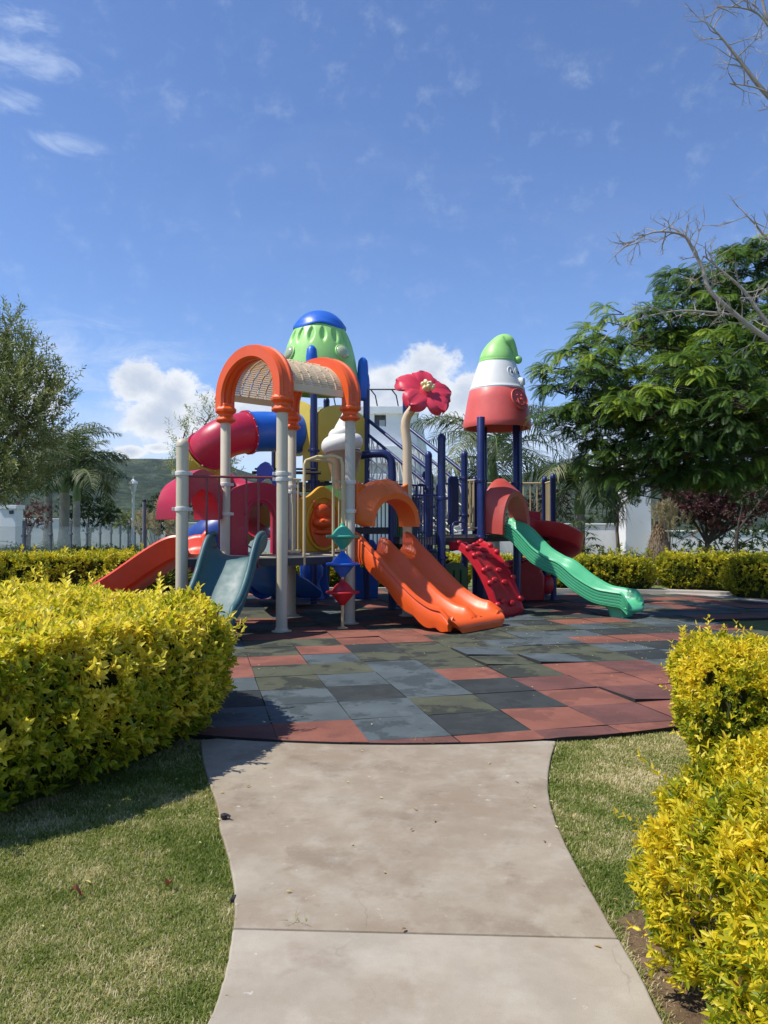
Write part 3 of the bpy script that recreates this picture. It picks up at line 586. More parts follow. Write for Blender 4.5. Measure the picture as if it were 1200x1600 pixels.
# ---------------------------------------------------------------- the play structure
PSL = Vector((0, 13.6, .036)); PS = empty('playground_structure', PSL, 'large multicoloured plastic play structure with slides, tube and roofs on the tile floor', 'playground')
INV = Matrix.Translation(-PSL); ZF = .036
def part(mb, name, m_, label=None, parent=None, **k):
    o = mb.build(name, m_, parent or PS, **k)
    if parent is None: o.matrix_parent_inverse = INV
    if label: o['label'] = label
    return o
v3 = lambda p, z: Vector((p[0], p[1], z))
A, B, Cc, D, E_, Fp = (-2.48, 11.8), (-1.45, 10.73), (-.52, 11.57), (-1.55, 12.64), (-2.78, 10.4), (.39, 12.64)
Gp = (-.62, 13.71); P1, Q, Rp, Sp, P3 = (-.36, 15.5), (-1.36, 14.6), (-2.26, 15.6), (-1.26, 16.5), (.475, 16.5)
M1, N1, K, P2, N2, N3 = (.97, 12.7), (1.75, 13.6), (.85, 14.38), (.15, 13.75), (2.55, 14.5), (1.63, 15.3)
H1, H2 = 1.07, 1.36
def post(p, z, r, m_, clamps=(), cap=True, label=None, plate=True):
    mb = MB(); x, y = p
    prof = [(r, ZF), (r, z)] + ([(r*1.05, z+.004), (r*1.05, z+.03), (r*.9, z+.07), (r*.55, z+.105), (.004, z+.118)] if cap else [(r*.98, z+.002)])
    mb.lathe(prof, (x, y, 0), 28); o = part(mb, 'post', m_, label)
    if plate: mb = MB(); mb.lathe([(r*1.75, ZF), (r*1.75, ZF+.010), (r*1.15, ZF+.022), (r*1.1, ZF+.05), (r*1.005, ZF+.055)], (x, y, 0), 28); part(mb, 'base_plate', m_, parent=o)
    for zc in clamps:
        mb = MB(); mb.lathe([(r*1.01, zc-.032), (r*1.16, zc-.028), (r*1.2, zc), (r*1.16, zc+.028), (r*1.01, zc+.032)], (x, y, 0), 28)
        for s in (0, PI): mb.box((x+math.cos(s+.3)*r*1.3, y+math.sin(s+.3)*r*1.3, zc), (.055, .035, .045), .3)
        part(mb, 'clamp', P['clampm'] if m_ is P['tan'] else m_, parent=o, bevel=.003)
    return o
T_ = P['tan']; NV = P['navy']
post(A, 3.32, .078, T_, (2.18, 1.72), False); post(B, 3.32, .082, T_, (2.27, 2.19), False); post(Cc, 3.32, .078, T_, (2.2, 1.76), False); post(D, 3.32, .078, T_, (2.2, 2.1), False)
post(E_, 2.62, .084, T_, (2.25, 1.76), True, 'cream post with a domed cap at the left end')
for p, z, cl in ((P1, 4.42, (2.9,)), (Q, 4.25, (3.0, 2.4)), (Rp, 4.25, ()), (Sp, 4.25, ()), (P3, 4.38, (2.9,)), (M1, 2.98, (2.0, 1.0)), (K, 2.85, (2.25, 1.9)), (N3, 2.95, (2.5, 1.75)), (P2, 2.05, ()), (Gp, 2.4, ())): post(p, z, .068, NV, cl)
post(N1, 3.5, .072, NV, (2.35, 1.33), False); post(N2, 3.5, .072, NV, (2.35, 1.33), False); post((1.98, 15.0), 3.5, .072, NV, (), False); post((2.74, 15.35), 3.5, .072, NV, (), False)
post((3.45, 15.4), 2.5, .06, NV); post((3.45, 16.2), 2.5, .06, NV); post((1.95, 16.2), 2.5, .06, NV)

def deck(poly, z, name='deck', th=.09, m_=None):
    mb = MB(); c = Vector((sum(p[0] for p in poly)/len(poly), sum(p[1] for p in poly)/len(poly))); pl = [tuple(c+(Vector(p)-c)*.99) for p in poly]
    mb.add([(x, y, z-th) for x, y in pl]+[(x, y, z) for x, y in pl], [tuple(range(len(pl)))[::-1], tuple(range(len(pl), 2*len(pl)))]+[(i, (i+1) % len(pl), (i+1) % len(pl)+len(pl), i+len(pl)) for i in range(len(pl))])
    mb2 = MB()
    for i in range(len(pl)):
        a, b = Vector(pl[i]), Vector(pl[(i+1) % len(pl)]); mb.box(((a.x+b.x)/2, (a.y+b.y)/2, z-.055), ((b-a).length*.97, .035, .11), math.atan2((b-a).y, (b-a).x)); mb.box(((a.x+b.x)/2, (a.y+b.y)/2, z+.006), ((b-a).length*.97, .045, .016), math.atan2((b-a).y, (b-a).x), mi=1)
    return part(mb, name, [P['deck'], P['tan'] if m_ is None else m_], bevel=.004)
deck([A, E_, B], H1); deck([A, B, Cc, D], H1); deck([D, Cc, Fp, Gp], H1); deck([Gp, Fp, M1, P2], H1+.02, m_=P['dark']); deck([P2, M1, N1, K], H2-.04, m_=P['dark']); deck([K, N1, N2, N3], H2, m_=P['dark']); deck([N3, N2, (3.45, 15.4), (3.45, 16.2), (1.95, 16.2)], H2, m_=P['dark'])
deck([Q, P1, Sp, Rp], 2.38, m_=P['dark']); deck([P1, P3, (-.3, 17.3), Sp], 2.38, m_=P['dark']); deck([Gp, P2, (-.2, 14.7), Q], 1.5, m_=P['dark'])

def frame(a, b, z=0, off=0):
    a, b = Vector(a), Vector(b); d = (b-a).normalized(); n = Vector((d.y, -d.x)); c = (a+b)/2+n*off   # local x along a->b, local y = into (back), -y = outwards n
    return Matrix(((d.x, -n.x, 0, c.x), (d.y, -n.y, 0, c.y), (0, 0, 1, z), (0, 0, 0, 1))), (b-a).length
def rail(a, b, z0, z1, n, m_, r=.017, name='guard_rail', inset=.09, br=.011, za=None, zb=None, label=None):
    a, b = Vector(a), Vector(b); d = (b-a).normalized(); a, b = a+d*inset, b-d*inset; mb = MB()
    mb.tube([v3(a, z1), v3(b, z1)], r, 10); mb.tube([v3(a, z0), v3(b, z0)], r, 10)
    for i in range(n): p = a.lerp(b, (i+.5)/n); mb.tube([v3(p, z0), v3(p, z1)], br, 8, cap=False)
    return part(mb, name, m_, label)
# -- arches and perforated roof
def arch(a, b, label):
    M, L_ = frame(a, b); r = L_/2; mb = MB(); pts = []
    zc = 3.52; H = .585
    prof = [(.105, -.125), (.12, -.07), (.098, -.045), (.098, .045), (.12, .07), (.105, .125), (-.055, .125), (-.085, .085), (-.05, .05), (-.085, .02), (-.085, -.02), (-.05, -.05), (-.085, -.085), (-.055, -.125)]
    secs = []
    cen = [(-r, 3.36)]+[(-r*math.cos(t), zc+H*math.sin(t)) for t in [PI*i/26 for i in range(27)]]+[(r, 3.36)]
    for i, (x, z) in enumerate(cen):
        p0, p1 = cen[max(i-1, 0)], cen[min(i+1, len(cen)-1)]; t = Vector((p1[0]-p0[0], p1[1]-p0[1])).normalized(); n = Vector((-t.y, t.x))
        secs.append([M@Vector((x+n.x*u, v, z+n.y*u)) for u, v in prof])
    mb.sweep(secs); o = part(mb, 'arch', P['orange'], label, angle=30)
    for s in (-1, 1):
        mb = MB(); q = M@Vector((s*r, 0, 0))
        mb.lathe([(.10, 3.14), (.155, 3.17), (.16, 3.195), (.115, 3.24), (.12, 3.28), (.165, 3.31), (.17, 3.35), (.135, 3.39), (.13, 3.44)], (q.x, q.y, 0), 8); part(mb, 'arch_foot', P['orange'], parent=o, angle=28, bevel=.008)
    return o
arch(A, B, 'front orange roof arch'); arch(D, Cc, 'rear orange roof arch')
def barrel():
    Ma, La = frame(A, B); Mb, Lb = frame(D, Cc); mb = MB(); r0, r1 = La/2-.02, Lb/2-.02; nb, rows_ = 7, 8; cols = 34
    def pt(u, t, dr=0):   # u along barrel 0..1, t angle 0..PI
        f = lambda M, r: M@Vector((-(r+dr)*math.cos(t), 0, 3.50+(.575+dr)*math.sin(t)))
        return f(Ma, r0).lerp(f(Mb, r1), .08+u*.84)
    us = []; 
    t0, t1 = R(9), R(171); nt_ = 46
    nu = nb*rows_
    for iu in range(nu):
        rib = iu % rows_ == rows_-1
        for it in range(nt_):
            ua, ub = iu/nu, (iu+1)/nu; ta, tb = t0+(t1-t0)*it/nt_, t0+(t1-t0)*(it+1)/nt_; dr = .012 if rib else 0
            if rib: mb.add([pt(ua, ta, dr), pt(ub, ta, dr), pt(ub, tb, dr), pt(ua, tb, dr)], [(0, 1, 2, 3)]); continue
            s = .17; hs = .16; sh = (.5 if iu % 2 else 0); du, dt = ub-ua, tb-ta
            O_ = [(ua, ta), (ub, ta), (ub, tb), (ua, tb)]; I_ = [(ua+du*s, ta+dt*hs), (ub-du*s, ta+dt*hs), (ub-du*s, tb-dt*hs), (ua+du*s, tb-dt*hs)]
            mb.add([pt(*q) for q in O_+I_], [(0, 1, 5, 4), (1, 2, 6, 5), (2, 3, 7, 6), (3, 0, 4, 7)])
    o = part(mb, 'perforated_roof', P['cream'], 'cream perforated barrel roof panel', smooth=False); m = o.modifiers.new('thick', 'SOLIDIFY'); m.thickness = .012
    for tt in (t0, t1): 
        mb = MB(); mb.sweep([[pt(u, tt, -.02)-Vector((0, 0, .10)), pt(u, tt, .022)-Vector((0, 0, .10)), pt(u, tt, .022), pt(u, tt, -.02)] for u in (0, .5, 1)]); part(mb, 'roof_edge', P['cream'], parent=o, smooth=False)
barrel()
# -- slides
def path_chute(pts, prof_fn, name, m_, label, caps=True, rim=0, **k):
    n = len(pts); secs = []
    for i, p in enumerate(pts):
        t = (pts[min(i+1, n-1)]-pts[max(i-1, 0)]).normalized(); h = Vector((t.x, t.y, 0)).normalized(); s = Vector((h.y, -h.x, 0)); nn = s.cross(t).normalized()
        if nn.z < 0: nn = -nn
        up = (nn*.45+Vector((0, 0, 1))*.55).normalized()
        secs.append([p+s*u+up*v for u, v in prof_fn(i/(n-1))])
    mb = MB(); mb.sweep(secs); q = prof_fn(.5)
    if rim: mb.tube([s[0] for s in secs], rim, 12); mb.tube([s[20] for s in secs], rim, 12)
    return part(mb, name, m_, label, **k)
def straight(a, d, L_, zs, n=30):   # zs: list of (fraction, z)
    a = Vector(a); d = Vector(d).normalized(); fs = smooth_line(zs, 6); out = []
    for q in fs: out.append(Vector((a.x+d.x*L_*q.x, a.y+d.y*L_*q.x, q.y)))
    return out
def single(w, wall, flare=.05, ridges=0, end=.9):
    def f(t):
        k = 1 - max(0, (t-end)/(1-end))*.7; wl = wall*k*(1.25 if t < .06 else 1)
        inner = [(-w-.02, wl-.005), (-w+.012, wl*.8), (-w+.03, .10), (-w+.09, .025), (-w+.17, 0), (0, -.01), (w-.17, 0), (w-.09, .025), (w-.03, .10), (w-.012, wl*.8), (w+.02, wl-.005)]
        ro = [(w+.05, wl+.008), (w+.075, wl-.02)]; nr = ridges
        if nr:
            for i in range(nr): z = wl-.04-(wl+.03)*i/nr; ro += [(w+.062-.006*i, z), (w+.045-.006*i, z-.008), (w+.062-.006*i, z-.018)]
        ro += [(w+.03, -.04), (w-.02, -.07)]
        return inner+ro+[(-u, v) for u, v in ro[::-1]]
    return f
def curl(w, wall, th=.035):
    def f(t):
        wl = wall*(1.0+.30*math.sin(PI*min(1, (t+.1)/.5))); wl *= 1-.75*max(0, (t-.82)/.18); ins = [((w*abs(math.sin(a))**.8)*(1 if a > 0 else -1), wl*(1-math.cos(a))**1.25) for a in [R(-92+184*i/20) for i in range(21)]]
        out = [(u*(1+th/w*1.6), v-th*(.4+.6*math.cos(u/w*1.4))) for u, v in ins]; return ins+out[::-1]
    return f
dF = Vector((.76, -.65)).normalized()
# double orange slide
def dbl(t):
    w = .60; k = 1+.04*math.sin(t*9); e = max(0, (t-.86)/.14); wl = (.17-.11*e)*(1+.9*math.exp(-((t-.04)/.14)**2)); rg = (.135-.12*e)*(1+.7*math.exp(-((t-.05)/.13)**2)); w = w+.05*e
    inner = [(-w-.03, wl), (-w+.03, wl-.035), (-w+.06, .07), (-w+.13, .01), (-w+.22, -.01), (-.20, -.005), (-.10, .03), (-.055, rg-.03), (-.02, rg), (.02, rg), (.055, rg-.03), (.10, .03), (.20, -.005), (w-.22, -.01), (w-.13, .01), (w-.06, .07), (w-.03, wl-.035), (w+.03, wl)]
    sk = .05*abs(math.sin(t*5*PI))*(1-e); ro = [(w+.06, wl-.012), (w+.07, wl-.05), (w+.045, wl-.07), (w+.06, wl-.09), (w+.065, -.05), (w+.045, -.12-sk), (w-.02, -.13-sk), (w-.05, -.09)]
    return inner+ro+[(-u, v) for u, v in ro[::-1]]
m0 = (Vector(Cc)+Vector(Fp))/2+dF*.02
pts = straight(m0, dF, 1.82, [(0, 1.12), (.08, 1.11), (.22, .97), (.42, .68), (.62, .41), (.78, .265), (.9, .225), (1, .20)])
os_ = path_chute(pts, dbl, 'slide', P['orange'], 'double-lane orange slide', angle=50)
mb = MB(); sv = Vector((dF.y, -dF.x)); cen = m0+dF*1.54; secs = []
for z, sx, sy in ((ZF, .44, .13), (.07, .45, .14), (.13, .48, .16), (.2, .52, .2)): secs.append([v3(cen+sv*a*sx+dF*b*sy, z) for a, b in ((-1, -.8), (-.93, -1), (.93, -1), (1, -.8), (1, .8), (.93, 1), (-.93, 1), (-1, .8))])
mb.sweep(secs); part(mb, 'slide_foot', P['orange'], parent=os_, bevel=.01)
mb = MB(); secs = []
for i in range(9):      # rounded lip at the run-out
    t = i/8; q = Vector((m0.x, m0.y))+dF*(1.78+.15*math.sin(t*PI/2)); zz = .205-.10*(1-math.cos(t*PI/2)); wdt = .66-.10*t**2; secs.append([v3(q+sv*wdt, zz+.04*(1-t)), v3(q+sv*wdt*.8, zz+.01), v3(q, zz+.012), v3(q-sv*wdt*.8, zz+.01), v3(q-sv*wdt, zz+.04*(1-t)), v3(q-sv*wdt*.92, zz-.06), v3(q+sv*wdt*.92, zz-.06)])
mb.sweep(secs); part(mb, 'slide_lip', P['orange'], parent=os_, angle=60)
for s in (-1, 1):        # moulded scroll bumps along the flanks
    for f in (.14, .30, .46, .60, .73):
        i = int(f*(len(pts)-1)); q = pts[i]+Vector((sv.x, sv.y, 0))*s*.625; t = (pts[i+1]-pts[i-1]).normalized(); up = Vector((0, 0, 1)); sd = Vector((sv.x, sv.y, 0))
        Mq = Matrix((( *t, 0), (*sd, 0), (*sd.cross(t), 0), (0, 0, 0, 1))).transposed(); Mq.translation = q-Vector((0, 0, .03)); mb = MB(); mb.tube([Mq@Vector((.085*math.cos(a), 0, .045*math.sin(a))) for a in [2*PI*j/18 for j in range(18)]], .016, 8, closed=True); mb.ball(None, .045, 14, M=Mq, sc3=(1.4, .4, .7)); part(mb, 'moulding', P['orange'], parent=os_, angle=60)
# green slide
g0 = (Vector(N1)+Vector(N2))/2+dF*.03
gp = straight(g0, dF, 2.55, [(0, 1.42), (.07, 1.41), (.16, 1.30), (.30, .97), (.42, .80), (.50, .72), (.62, .50), (.76, .32), (.88, .27), (.95, .25), (1, .17)])
gs = path_chute(gp, single(.27, .21, ridges=5, end=.9), 'slide', P['green'], 'sea green slide with grooved sides', angle=40)
sv = Vector((dF.y, -dF.x)); cen = g0+dF*2.30; mb = MB(); secs = []
for z, sx, sy in ((ZF, .20, .13), (.06, .19, .13), (.16, .2, .16), (.23, .26, .22)): secs.append([v3(cen+sv*a*sx+dF*b*sy, z) for a, b in ((-1, -.7), (-.8, -1), (.8, -1), (1, -.7), (1, .7), (.8, 1), (-.8, 1), (-1, .7))])
mb.sweep(secs); part(mb, 'slide_foot', P['green'], parent=gs, bevel=.01)
mb = MB(); mb.ball(None, 1, 20, M=Matrix.Translation(v3(g0+dF*2.52, .20)) @ Matrix.Rotation(math.atan2(dF.y, dF.x), 4, 'Z') @ Matrix.Rotation(.3, 4, 'Y'), sc3=(.13, .33, .055)); part(mb, 'slide_lip', P['green'], parent=gs, angle=60)
# orange slide going left, teal curved slide, blue slide, red chute
dL = Vector((-.97, .10)).normalized(); a0_ = (Vector(A)+Vector(E_))/2+Vector((-.08, -.15))
path_chute(straight(a0_, dL, 2.1, [(0, 1.13), (.1, 1.12), (.25, .95), (.5, .60), (.75, .30), (.9, .22), (1, .18)]), single(.40, .26, end=.85), 'slide', P['vermilion'], 'red-orange slide running down to the left', angle=50)
dT = Vector((-.20, -.98)).normalized(); t0_ = (Vector(E_)+Vector(B))/2+Vector((.10, .02))
path_chute(straight(t0_, dT, 1.22, [(0, 1.10), (.12, 1.06), (.3, .84), (.5, .55), (.7, .34), (.88, .24), (1, .20)]), curl(.36, .25), 'slide', P['teal'], 'dark teal slide with tall curled sides', angle=50, rim=.038)
path_chute([Vector((-2.0, 12.35, 1.0)), Vector((-2.05, 12.8, .85)), Vector((-2.05, 13.3, .6)), Vector((-1.95, 13.8, .38)), Vector((-1.75, 14.2, .27)), Vector((-1.5, 14.5, .24))], single(.36, .26), 'slide', P['blue'], 'blue slide behind the cream posts', angle=50)
rp = smooth_line([(2.9, 15.15, 1.42), (3.3, 15.05, 1.38), (3.62, 15.2, 1.2), (3.72, 15.6, 1.0), (3.5, 16.0, .78), (3.0, 16.15, .6), (2.55, 15.9, .45), (2.35, 15.45, .32), (2.4, 15.05, .25)], 4)
rc = path_chute(rp, single(.28, .24, end=.97), 'slide', P['red'], 'curved red slide behind the green one', angle=50)
mb = MB(); mb.prism([(-.6, 0), (.52, 0), (.52, .5), (.45, .62), (.62, .82), (.6, .98), (.2, .85), (-.6, .48)], [], Matrix.Translation((2.72, 15.35, ZF)) @ Matrix.Rotation(-.1, 4, 'Z'), .16); mb.ball((3.33, 15.35, .35), .2, 16, sc3=(.6, .4, 1)); part(mb, 'slide_support', P['red'], parent=rc, bevel=.03)
for (x0, y0, x1, y1) in ((2.76, 15.15, 3.12, 15.02), (2.08, 14.95, 2.4, 15.2)):
    mb = MB(); M, L_ = frame((x0, y0), (x1, y1), H2); mb.prism([(-L_/2, 0), (L_/2, 0), (L_/2, .46), (-L_/2, .50)], [], M, .09); mb.prism([(-L_/2+.05, .06), (L_/2-.05, .06), (L_/2-.05, .38), (-L_/2+.05, .42)], [], M, .11); part(mb, 'entry_panel', P['red'], bevel=.015)
# climber
c0 = (Vector(M1)+Vector(N1))/2+dF*.04; cp = [v3(c0+dF*x, z) for x, z in ((-.02, 1.17), (.12, 1.19), (.28, 1.12), (.46, .95), (.64, .70), (.80, .38), (.90, .06))]; cp = smooth_line([tuple(p) for p in cp], 3)
def cprof(t): return [(-.41, .07), (-.38, .09), (-.32, .04), (-.1, .02), (.1, .02), (.32, .04), (.38, .09), (.41, .07), (.42, -.05), (.34, -.07), (.28, -.03), (-.28, -.03), (-.34, -.07), (-.42, -.05)]
cl_ = path_chute(cp, cprof, 'climbing_wall', P['red'], 'curved red climbing ramp with knobs', angle=50); mb = MB(); n = len(cp)
for j in range(1, 7):
    i = int(j*(n-1)/7.0)+1; t = (cp[min(i+1, n-1)]-cp[i-1]).normalized(); sd = v3((dF.y, -dF.x), 0); nn = sd.cross(t); nn = nn if nn.z+nn.x > 0 else -nn
    Mq = Matrix(((*t, 0), (*sd, 0), (*nn, 0), (0, 0, 0, 1))).transposed()
    for k, u in enumerate((-.38, -.13, .13, .38)):
        Mq.translation = cp[i]+sd*u+nn*(.07 if k in (0, 3) else .035)+t*(.03 if k % 2 else -.03); mb = MB(); mb.ball(None, .062, 14, M=Mq.copy(), sc3=(.85, 1.0 if k in (0, 3) else 1.5, .8 if k in (0, 3) else .5)); part(mb, 'climbing_knob', P['red'], parent=cl_, angle=70)
# -- hoods
def hood(a, b, z0, z1, out_, m_, label, ang0=0, bump=.12, fingers=False, th=.06, off=.03, lean=0.0, ow=.86, drop=.0):
    M, L_ = frame(a, b, 0, off); w = L_/2-.07; N_ = 28; secs = [[], [], [], [], []]; H = z1-z0
    def outline(t):   # back flange outline, straight sides with a wavy top
        x = -math.cos(PI*t)
        if abs(x) > .86 or t in (0, 1): pass
        s = t*4
        if s < 1: return (-w, z0+H*.62*s)
        if s > 3: return (w, z0+H*.62*(4-s))
        xx = -w+2*w*(s-1)/2; return (xx, z0+H*(.62+.38*max(0, math.cos((xx/w)*PI/2))**.75))
    def archp(t, wi, hh, base): return (-wi*math.cos(PI*t), base+hh*math.sin(PI*t)**.8)
    for i in range(N_+1):
        t = i/N_; bx, bz = outline(t); fx, fz = archp(t, w*ow, H*.80, z0-drop); ix, iz = archp(t, w*ow-.09, H*.80-.10, z0-drop)
        rip = 0
        if fingers and .3 < t < .7: rip = .018*math.cos((t-.3)/.4*2*PI*4)
        secs[0].append(M@Vector((bx, .02, bz))); secs[1].append(M@Vector((bx, -.03, bz)))
        mx, mz = bx*.35+fx*.65, bz*.45+fz*.55+bump*math.sin(PI*t); secs[2].append(M@Vector((mx, -out_*.45, mz+rip)))
        secs[3].append(M@Vector((fx, -out_, fz+lean))); secs[4].append(M@Vector((ix, -out_+.012, iz+lean)))
    secs.append([M@Vector((archp(i/N_, w*ow-.12, H*.80-.13, z0-drop)[0], .02, archp(i/N_, w*ow-.12, H*.80-.13, z0-drop)[1])) for i in range(N_+1)])
    mb = MB(); tr = [[s[i] for s in secs] for i in range(N_+1)]; mb.sweep(tr); return part(mb, 'slide_hood', m_, label, angle=45)
h1 = hood(Cc, Fp, 1.60, 2.27, .32, P['hood_orange'], 'orange moulded hood over the double slide', fingers=True, drop=.08, ow=.93)
M, L_ = frame(Cc, Fp, 0, .05); w = L_/2-.07
for s in (-1, 1): mb = MB(); mb.prism([(s*w, 1.56), (s*(w-.15), 1.56), (s*(w-.19), 1.8), (s*(w-.24), 2.16), (s*(w-.12), 2.19), (s*w, 2.24)], [], M, .06); part(mb, 'hood_flange', P['hood_orange'], parent=h1, bevel=.015)
for k in range(4): mb = MB(); M, L_ = frame(Cc, Fp); mb.ball(None, 1, 14, M=M @ Matrix.Translation(((k-1.0)*.13+.05, -.17, 2.215-.016*abs(k-1)**2)) @ Matrix.Rotation(.55, 4, 'X'), sc3=(.032, .10, .035)); part(mb, 'finger_ridge', P['hood_orange'], parent=h1, angle=70)
hood(N1, N2, 1.42, 2.42, .34, P['coral2'], 'coral red hood over the green slide', bump=.04, ow=.90, drop=.04)
hood(A, E_, 1.64, 2.36, .42, P['crimson'], 'crimson hood over the left orange slide', bump=.07, ow=.95, drop=.02)
# -- panels
def oval(cx, cz, rx, rz, n=28, p=2.0): return [(cx+rx*(abs(math.cos(a))**(2/p))*(1 if math.cos(a) >= 0 else -1), cz+rz*(abs(math.sin(a))**(2/p))*(1 if math.sin(a) >= 0 else -1)) for a in [2*PI*i/n for i in range(n)]]
M, L_ = frame(D, Gp, 0); w = L_/2-.08; top = [(w-2*w*i/20, 1.98+.22*math.cos((1-2*i/20)*PI/2)**2+.03*math.cos((1-2*i/20)*PI*2)) for i in range(21)]
mb = MB(); mb.prism([(-w, H1+.02), (w, H1+.02)]+top, [], M, .07); yp = part(mb, 'play_panel', P['amber'], 'amber panel with an orange animal face', bevel=.012)
for off in (0,):
    mb = MB(); mb.tube([M@Vector((.40*math.cos(a), -.045, 1.58+.46*math.sin(a))) for a in [2*PI*i/36 for i in range(36)]], .028, 8, closed=True); part(mb, 'raised_ring', P['amber'], parent=yp)
mb = MB(); X = lambda x, y, z: M @ Matrix.Translation((x, -y, z))
mb.prism(oval(0, 1.55, .33, .38), [], M @ Matrix.Translation((0, -.05, 0)), .03)
mb.ball(None, 1, 24, M=X(-.06, .07, 1.78), sc3=(.17, .11, .15)); mb.ball(None, 1, 24, M=X(-.06, .10, 1.59), sc3=(.23, .14, .10)); mb.ball(None, 1, 20, M=X(-.06, .07, 1.43), sc3=(.20, .10, .055))
for s in (-1, 1): mb.ball(None, 1, 14, M=X(-.06+s*.17, .06, 1.90) @ Matrix.Rotation(s*.5, 4, 'Y'), sc3=(.045, .03, .08)); mb.ball(None, 1, 12, M=X(-.06+s*.12, .22, 1.63), sc3=(.03, .03, .022))
part(mb, 'animal_face', P['orange'], parent=yp, angle=60)
def arch_panel(a, b, z0, z1, m_, label, ow=.5, oh=.75, mold=True):
    M, L_ = frame(a, b, 0); w = L_/2-.08; H = z1-z0; iw = w*ow; hz = z0+H*oh
    top = [(w-2*w*i/16, z0+H*(.86+.14*math.sin(PI*i/16)**.7)) for i in range(17)]; ar = [(iw*math.cos(PI*i/14), hz-iw+iw*math.sin(PI*i/14)) for i in range(15)]
    mb = MB(); mb.prism([(-w, z0), (-iw, z0)]+ar[::-1]+[(iw, z0), (w, z0)]+top, [], M, .07)
    if mold: mb.tube([M@Vector(((iw+.05)*math.cos(t), -.035, (hz-iw)+(iw+.05)*math.sin(t))) for t in [PI*i/14 for i in range(15)]], .03, 8)
    return part(mb, 'entry_panel', m_, label, bevel=.012)
arch_panel(A, D, H1, 2.24, P['crimson'], 'crimson panel with an arched opening', .42, .72)
arch_panel(Q, Rp, 2.42, 4.05, P['yellow'], 'tall yellow wall of the rocket tower', .60, .72); arch_panel(Q, P1, 2.42, 3.95, P['yellow'], 'yellow-green side wall of the rocket tower', .45, .62); arch_panel(Rp, Sp, 2.42, 4.05, P['yellow'], None); arch_panel(Gp, Q, 1.52, 2.3, P['panelgreen'], None)
for (a, b, z0, z1, lab) in ((P2, (.62, 14.15), .95, 2.15, 'green panel behind the navy rails'), ((1.0, 13.9), (1.6, 14.5), .15, .85, 'low green panel under the deck')):
    M, L_ = frame(a, b, 0); w = L_/2-.03; mb = MB(); mb.prism([(-w, z0), (w, z0)]+[(w-2*w*i/10, z1-.12+.12*math.sin(PI*i/10)) for i in range(11)], [], M, .05)
    for q in (-.5, 0, .5): mb.box(None, (.03, .03, z1-z0-.2), M=M @ Matrix.Translation((w*q, -.035, (z0+z1)/2-.04)))
    part(mb, 'play_panel', P['panelgreen'], lab, bevel=.008)
M, L_ = frame((-.72, 15.75), (-.12, 15.9), 0); mb = MB(); mb.prism([(-.3, ZF), (.3, ZF), (.3, 1.1), (.2, 1.25), (-.3, 1.3)], [oval(0, .75, .09, .12, 14)], M, .08); part(mb, 'play_panel', P['blue'], 'blue panel low behind the navy posts', bevel=.015)
mb = MB(); mb.lathe([(.25, ZF), (.24, .08), (.14, .34), (.15, .42), (.21, .52), (.22, .68), (.14, .82), (.10, .9), (.14, .98), (.25, 1.08), (.25, 1.2)], (-1.48, 15.7, 0), 20); mb.prism([(-.34, 0), (.34, 0), (.28, .5), (.30, 1.2), (-.30, 1.2), (-.28, .5)], [], Matrix.Translation((-1.48, 15.93, ZF)), .1); part(mb, 'climbing_column', P['blue'], 'blue sculpted climbing column under the rocket tower', bevel=.01)
# -- rails, entry handles, spinner pole
mr = P['maroon']; zt, zb_ = 2.215, 1.0; a, b = Vector(E_), Vector(B); d = (b-a).normalized(); mb = MB(); mb.tube([v3(a+d*.08, zt), v3(b-d*.08, zt)], .018, 10)
for q, s in ((.24, 1), (.76, -1)):
    p = a.lerp(b, q); n_ = Vector((d.y, -d.x)); mb.tube([v3(p, zt), v3(p, H1+.12), v3(p, H1-.10)], .016, 8)
    pts_ = [v3(p+d*s*.17, zt), v3(p+d*s*.17, H1+.28), v3(p+d*s*.15, H1+.18), v3(p+d*s*.06, H1+.13), v3(p, H1+.13)]; mb.tube(pts_, .014, 8); mb.ball(v3(p, H1-.11), .03, 10)
part(mb, 'guard_rail', mr, 'dark red handrail over the teal slide')
tr_ = P['tanrail']; a, b = Vector(B), Vector(Cc); d = (b-a).normalized(); n_ = Vector((d.y, -d.x))
def uloop(q0, q1, z0, z1, rr=.08, off=0):
    p, q = a.lerp(b, q0)+n_*off, a.lerp(b, q1)+n_*off; u = (q-p).normalized(); mb = MB(); arcs = lambda c, s: [c]
    pts = [v3(p, z0), v3(p, z1-rr), v3(p+u*rr*.3, z1-rr*.3), v3(p+u*rr, z1), v3(q-u*rr, z1), v3(q-u*rr*.3, z1-rr*.3), v3(q, z1-rr), v3(q, z0)]; mb.tube(pts, .022, 10); mb.ball(v3(p, z0), .027, 10); mb.ball(v3(q, z0), .027, 10); return mb
rail(B, a.lerp(b, .30), H1+.10, 2.2, 3, tr_, .018, inset=.05); rail(a.lerp(b, .74), Cc, H1+.10, 2.2, 2, tr_, .018, inset=.05)
part(uloop(.31, .74, .98, 2.50), 'entry_handle', tr_, 'cream bent tube entry handle')
sp = Vector((-.605, 11.06)); top_z = 2.55; mb = MB(); hp = a.lerp(b, .33)
mb.tube([v3(hp, 2.48), v3(hp.lerp(sp, .3), 2.54), v3(hp.lerp(sp, .8), 2.55), v3(hp.lerp(sp, .95), 2.52), v3(sp, 2.42), v3(sp, 1.9), v3(sp, ZF)], .025, 12); mb.lathe([(.075, ZF), (.075, ZF+.01), (.03, ZF+.025)], (sp.x, sp.y, 0), 20); so_ = part(mb, 'spinner_pole', tr_, 'slim cream pole carrying three coloured spinner discs')
def zz(py): return W(535, py, 11.06).z
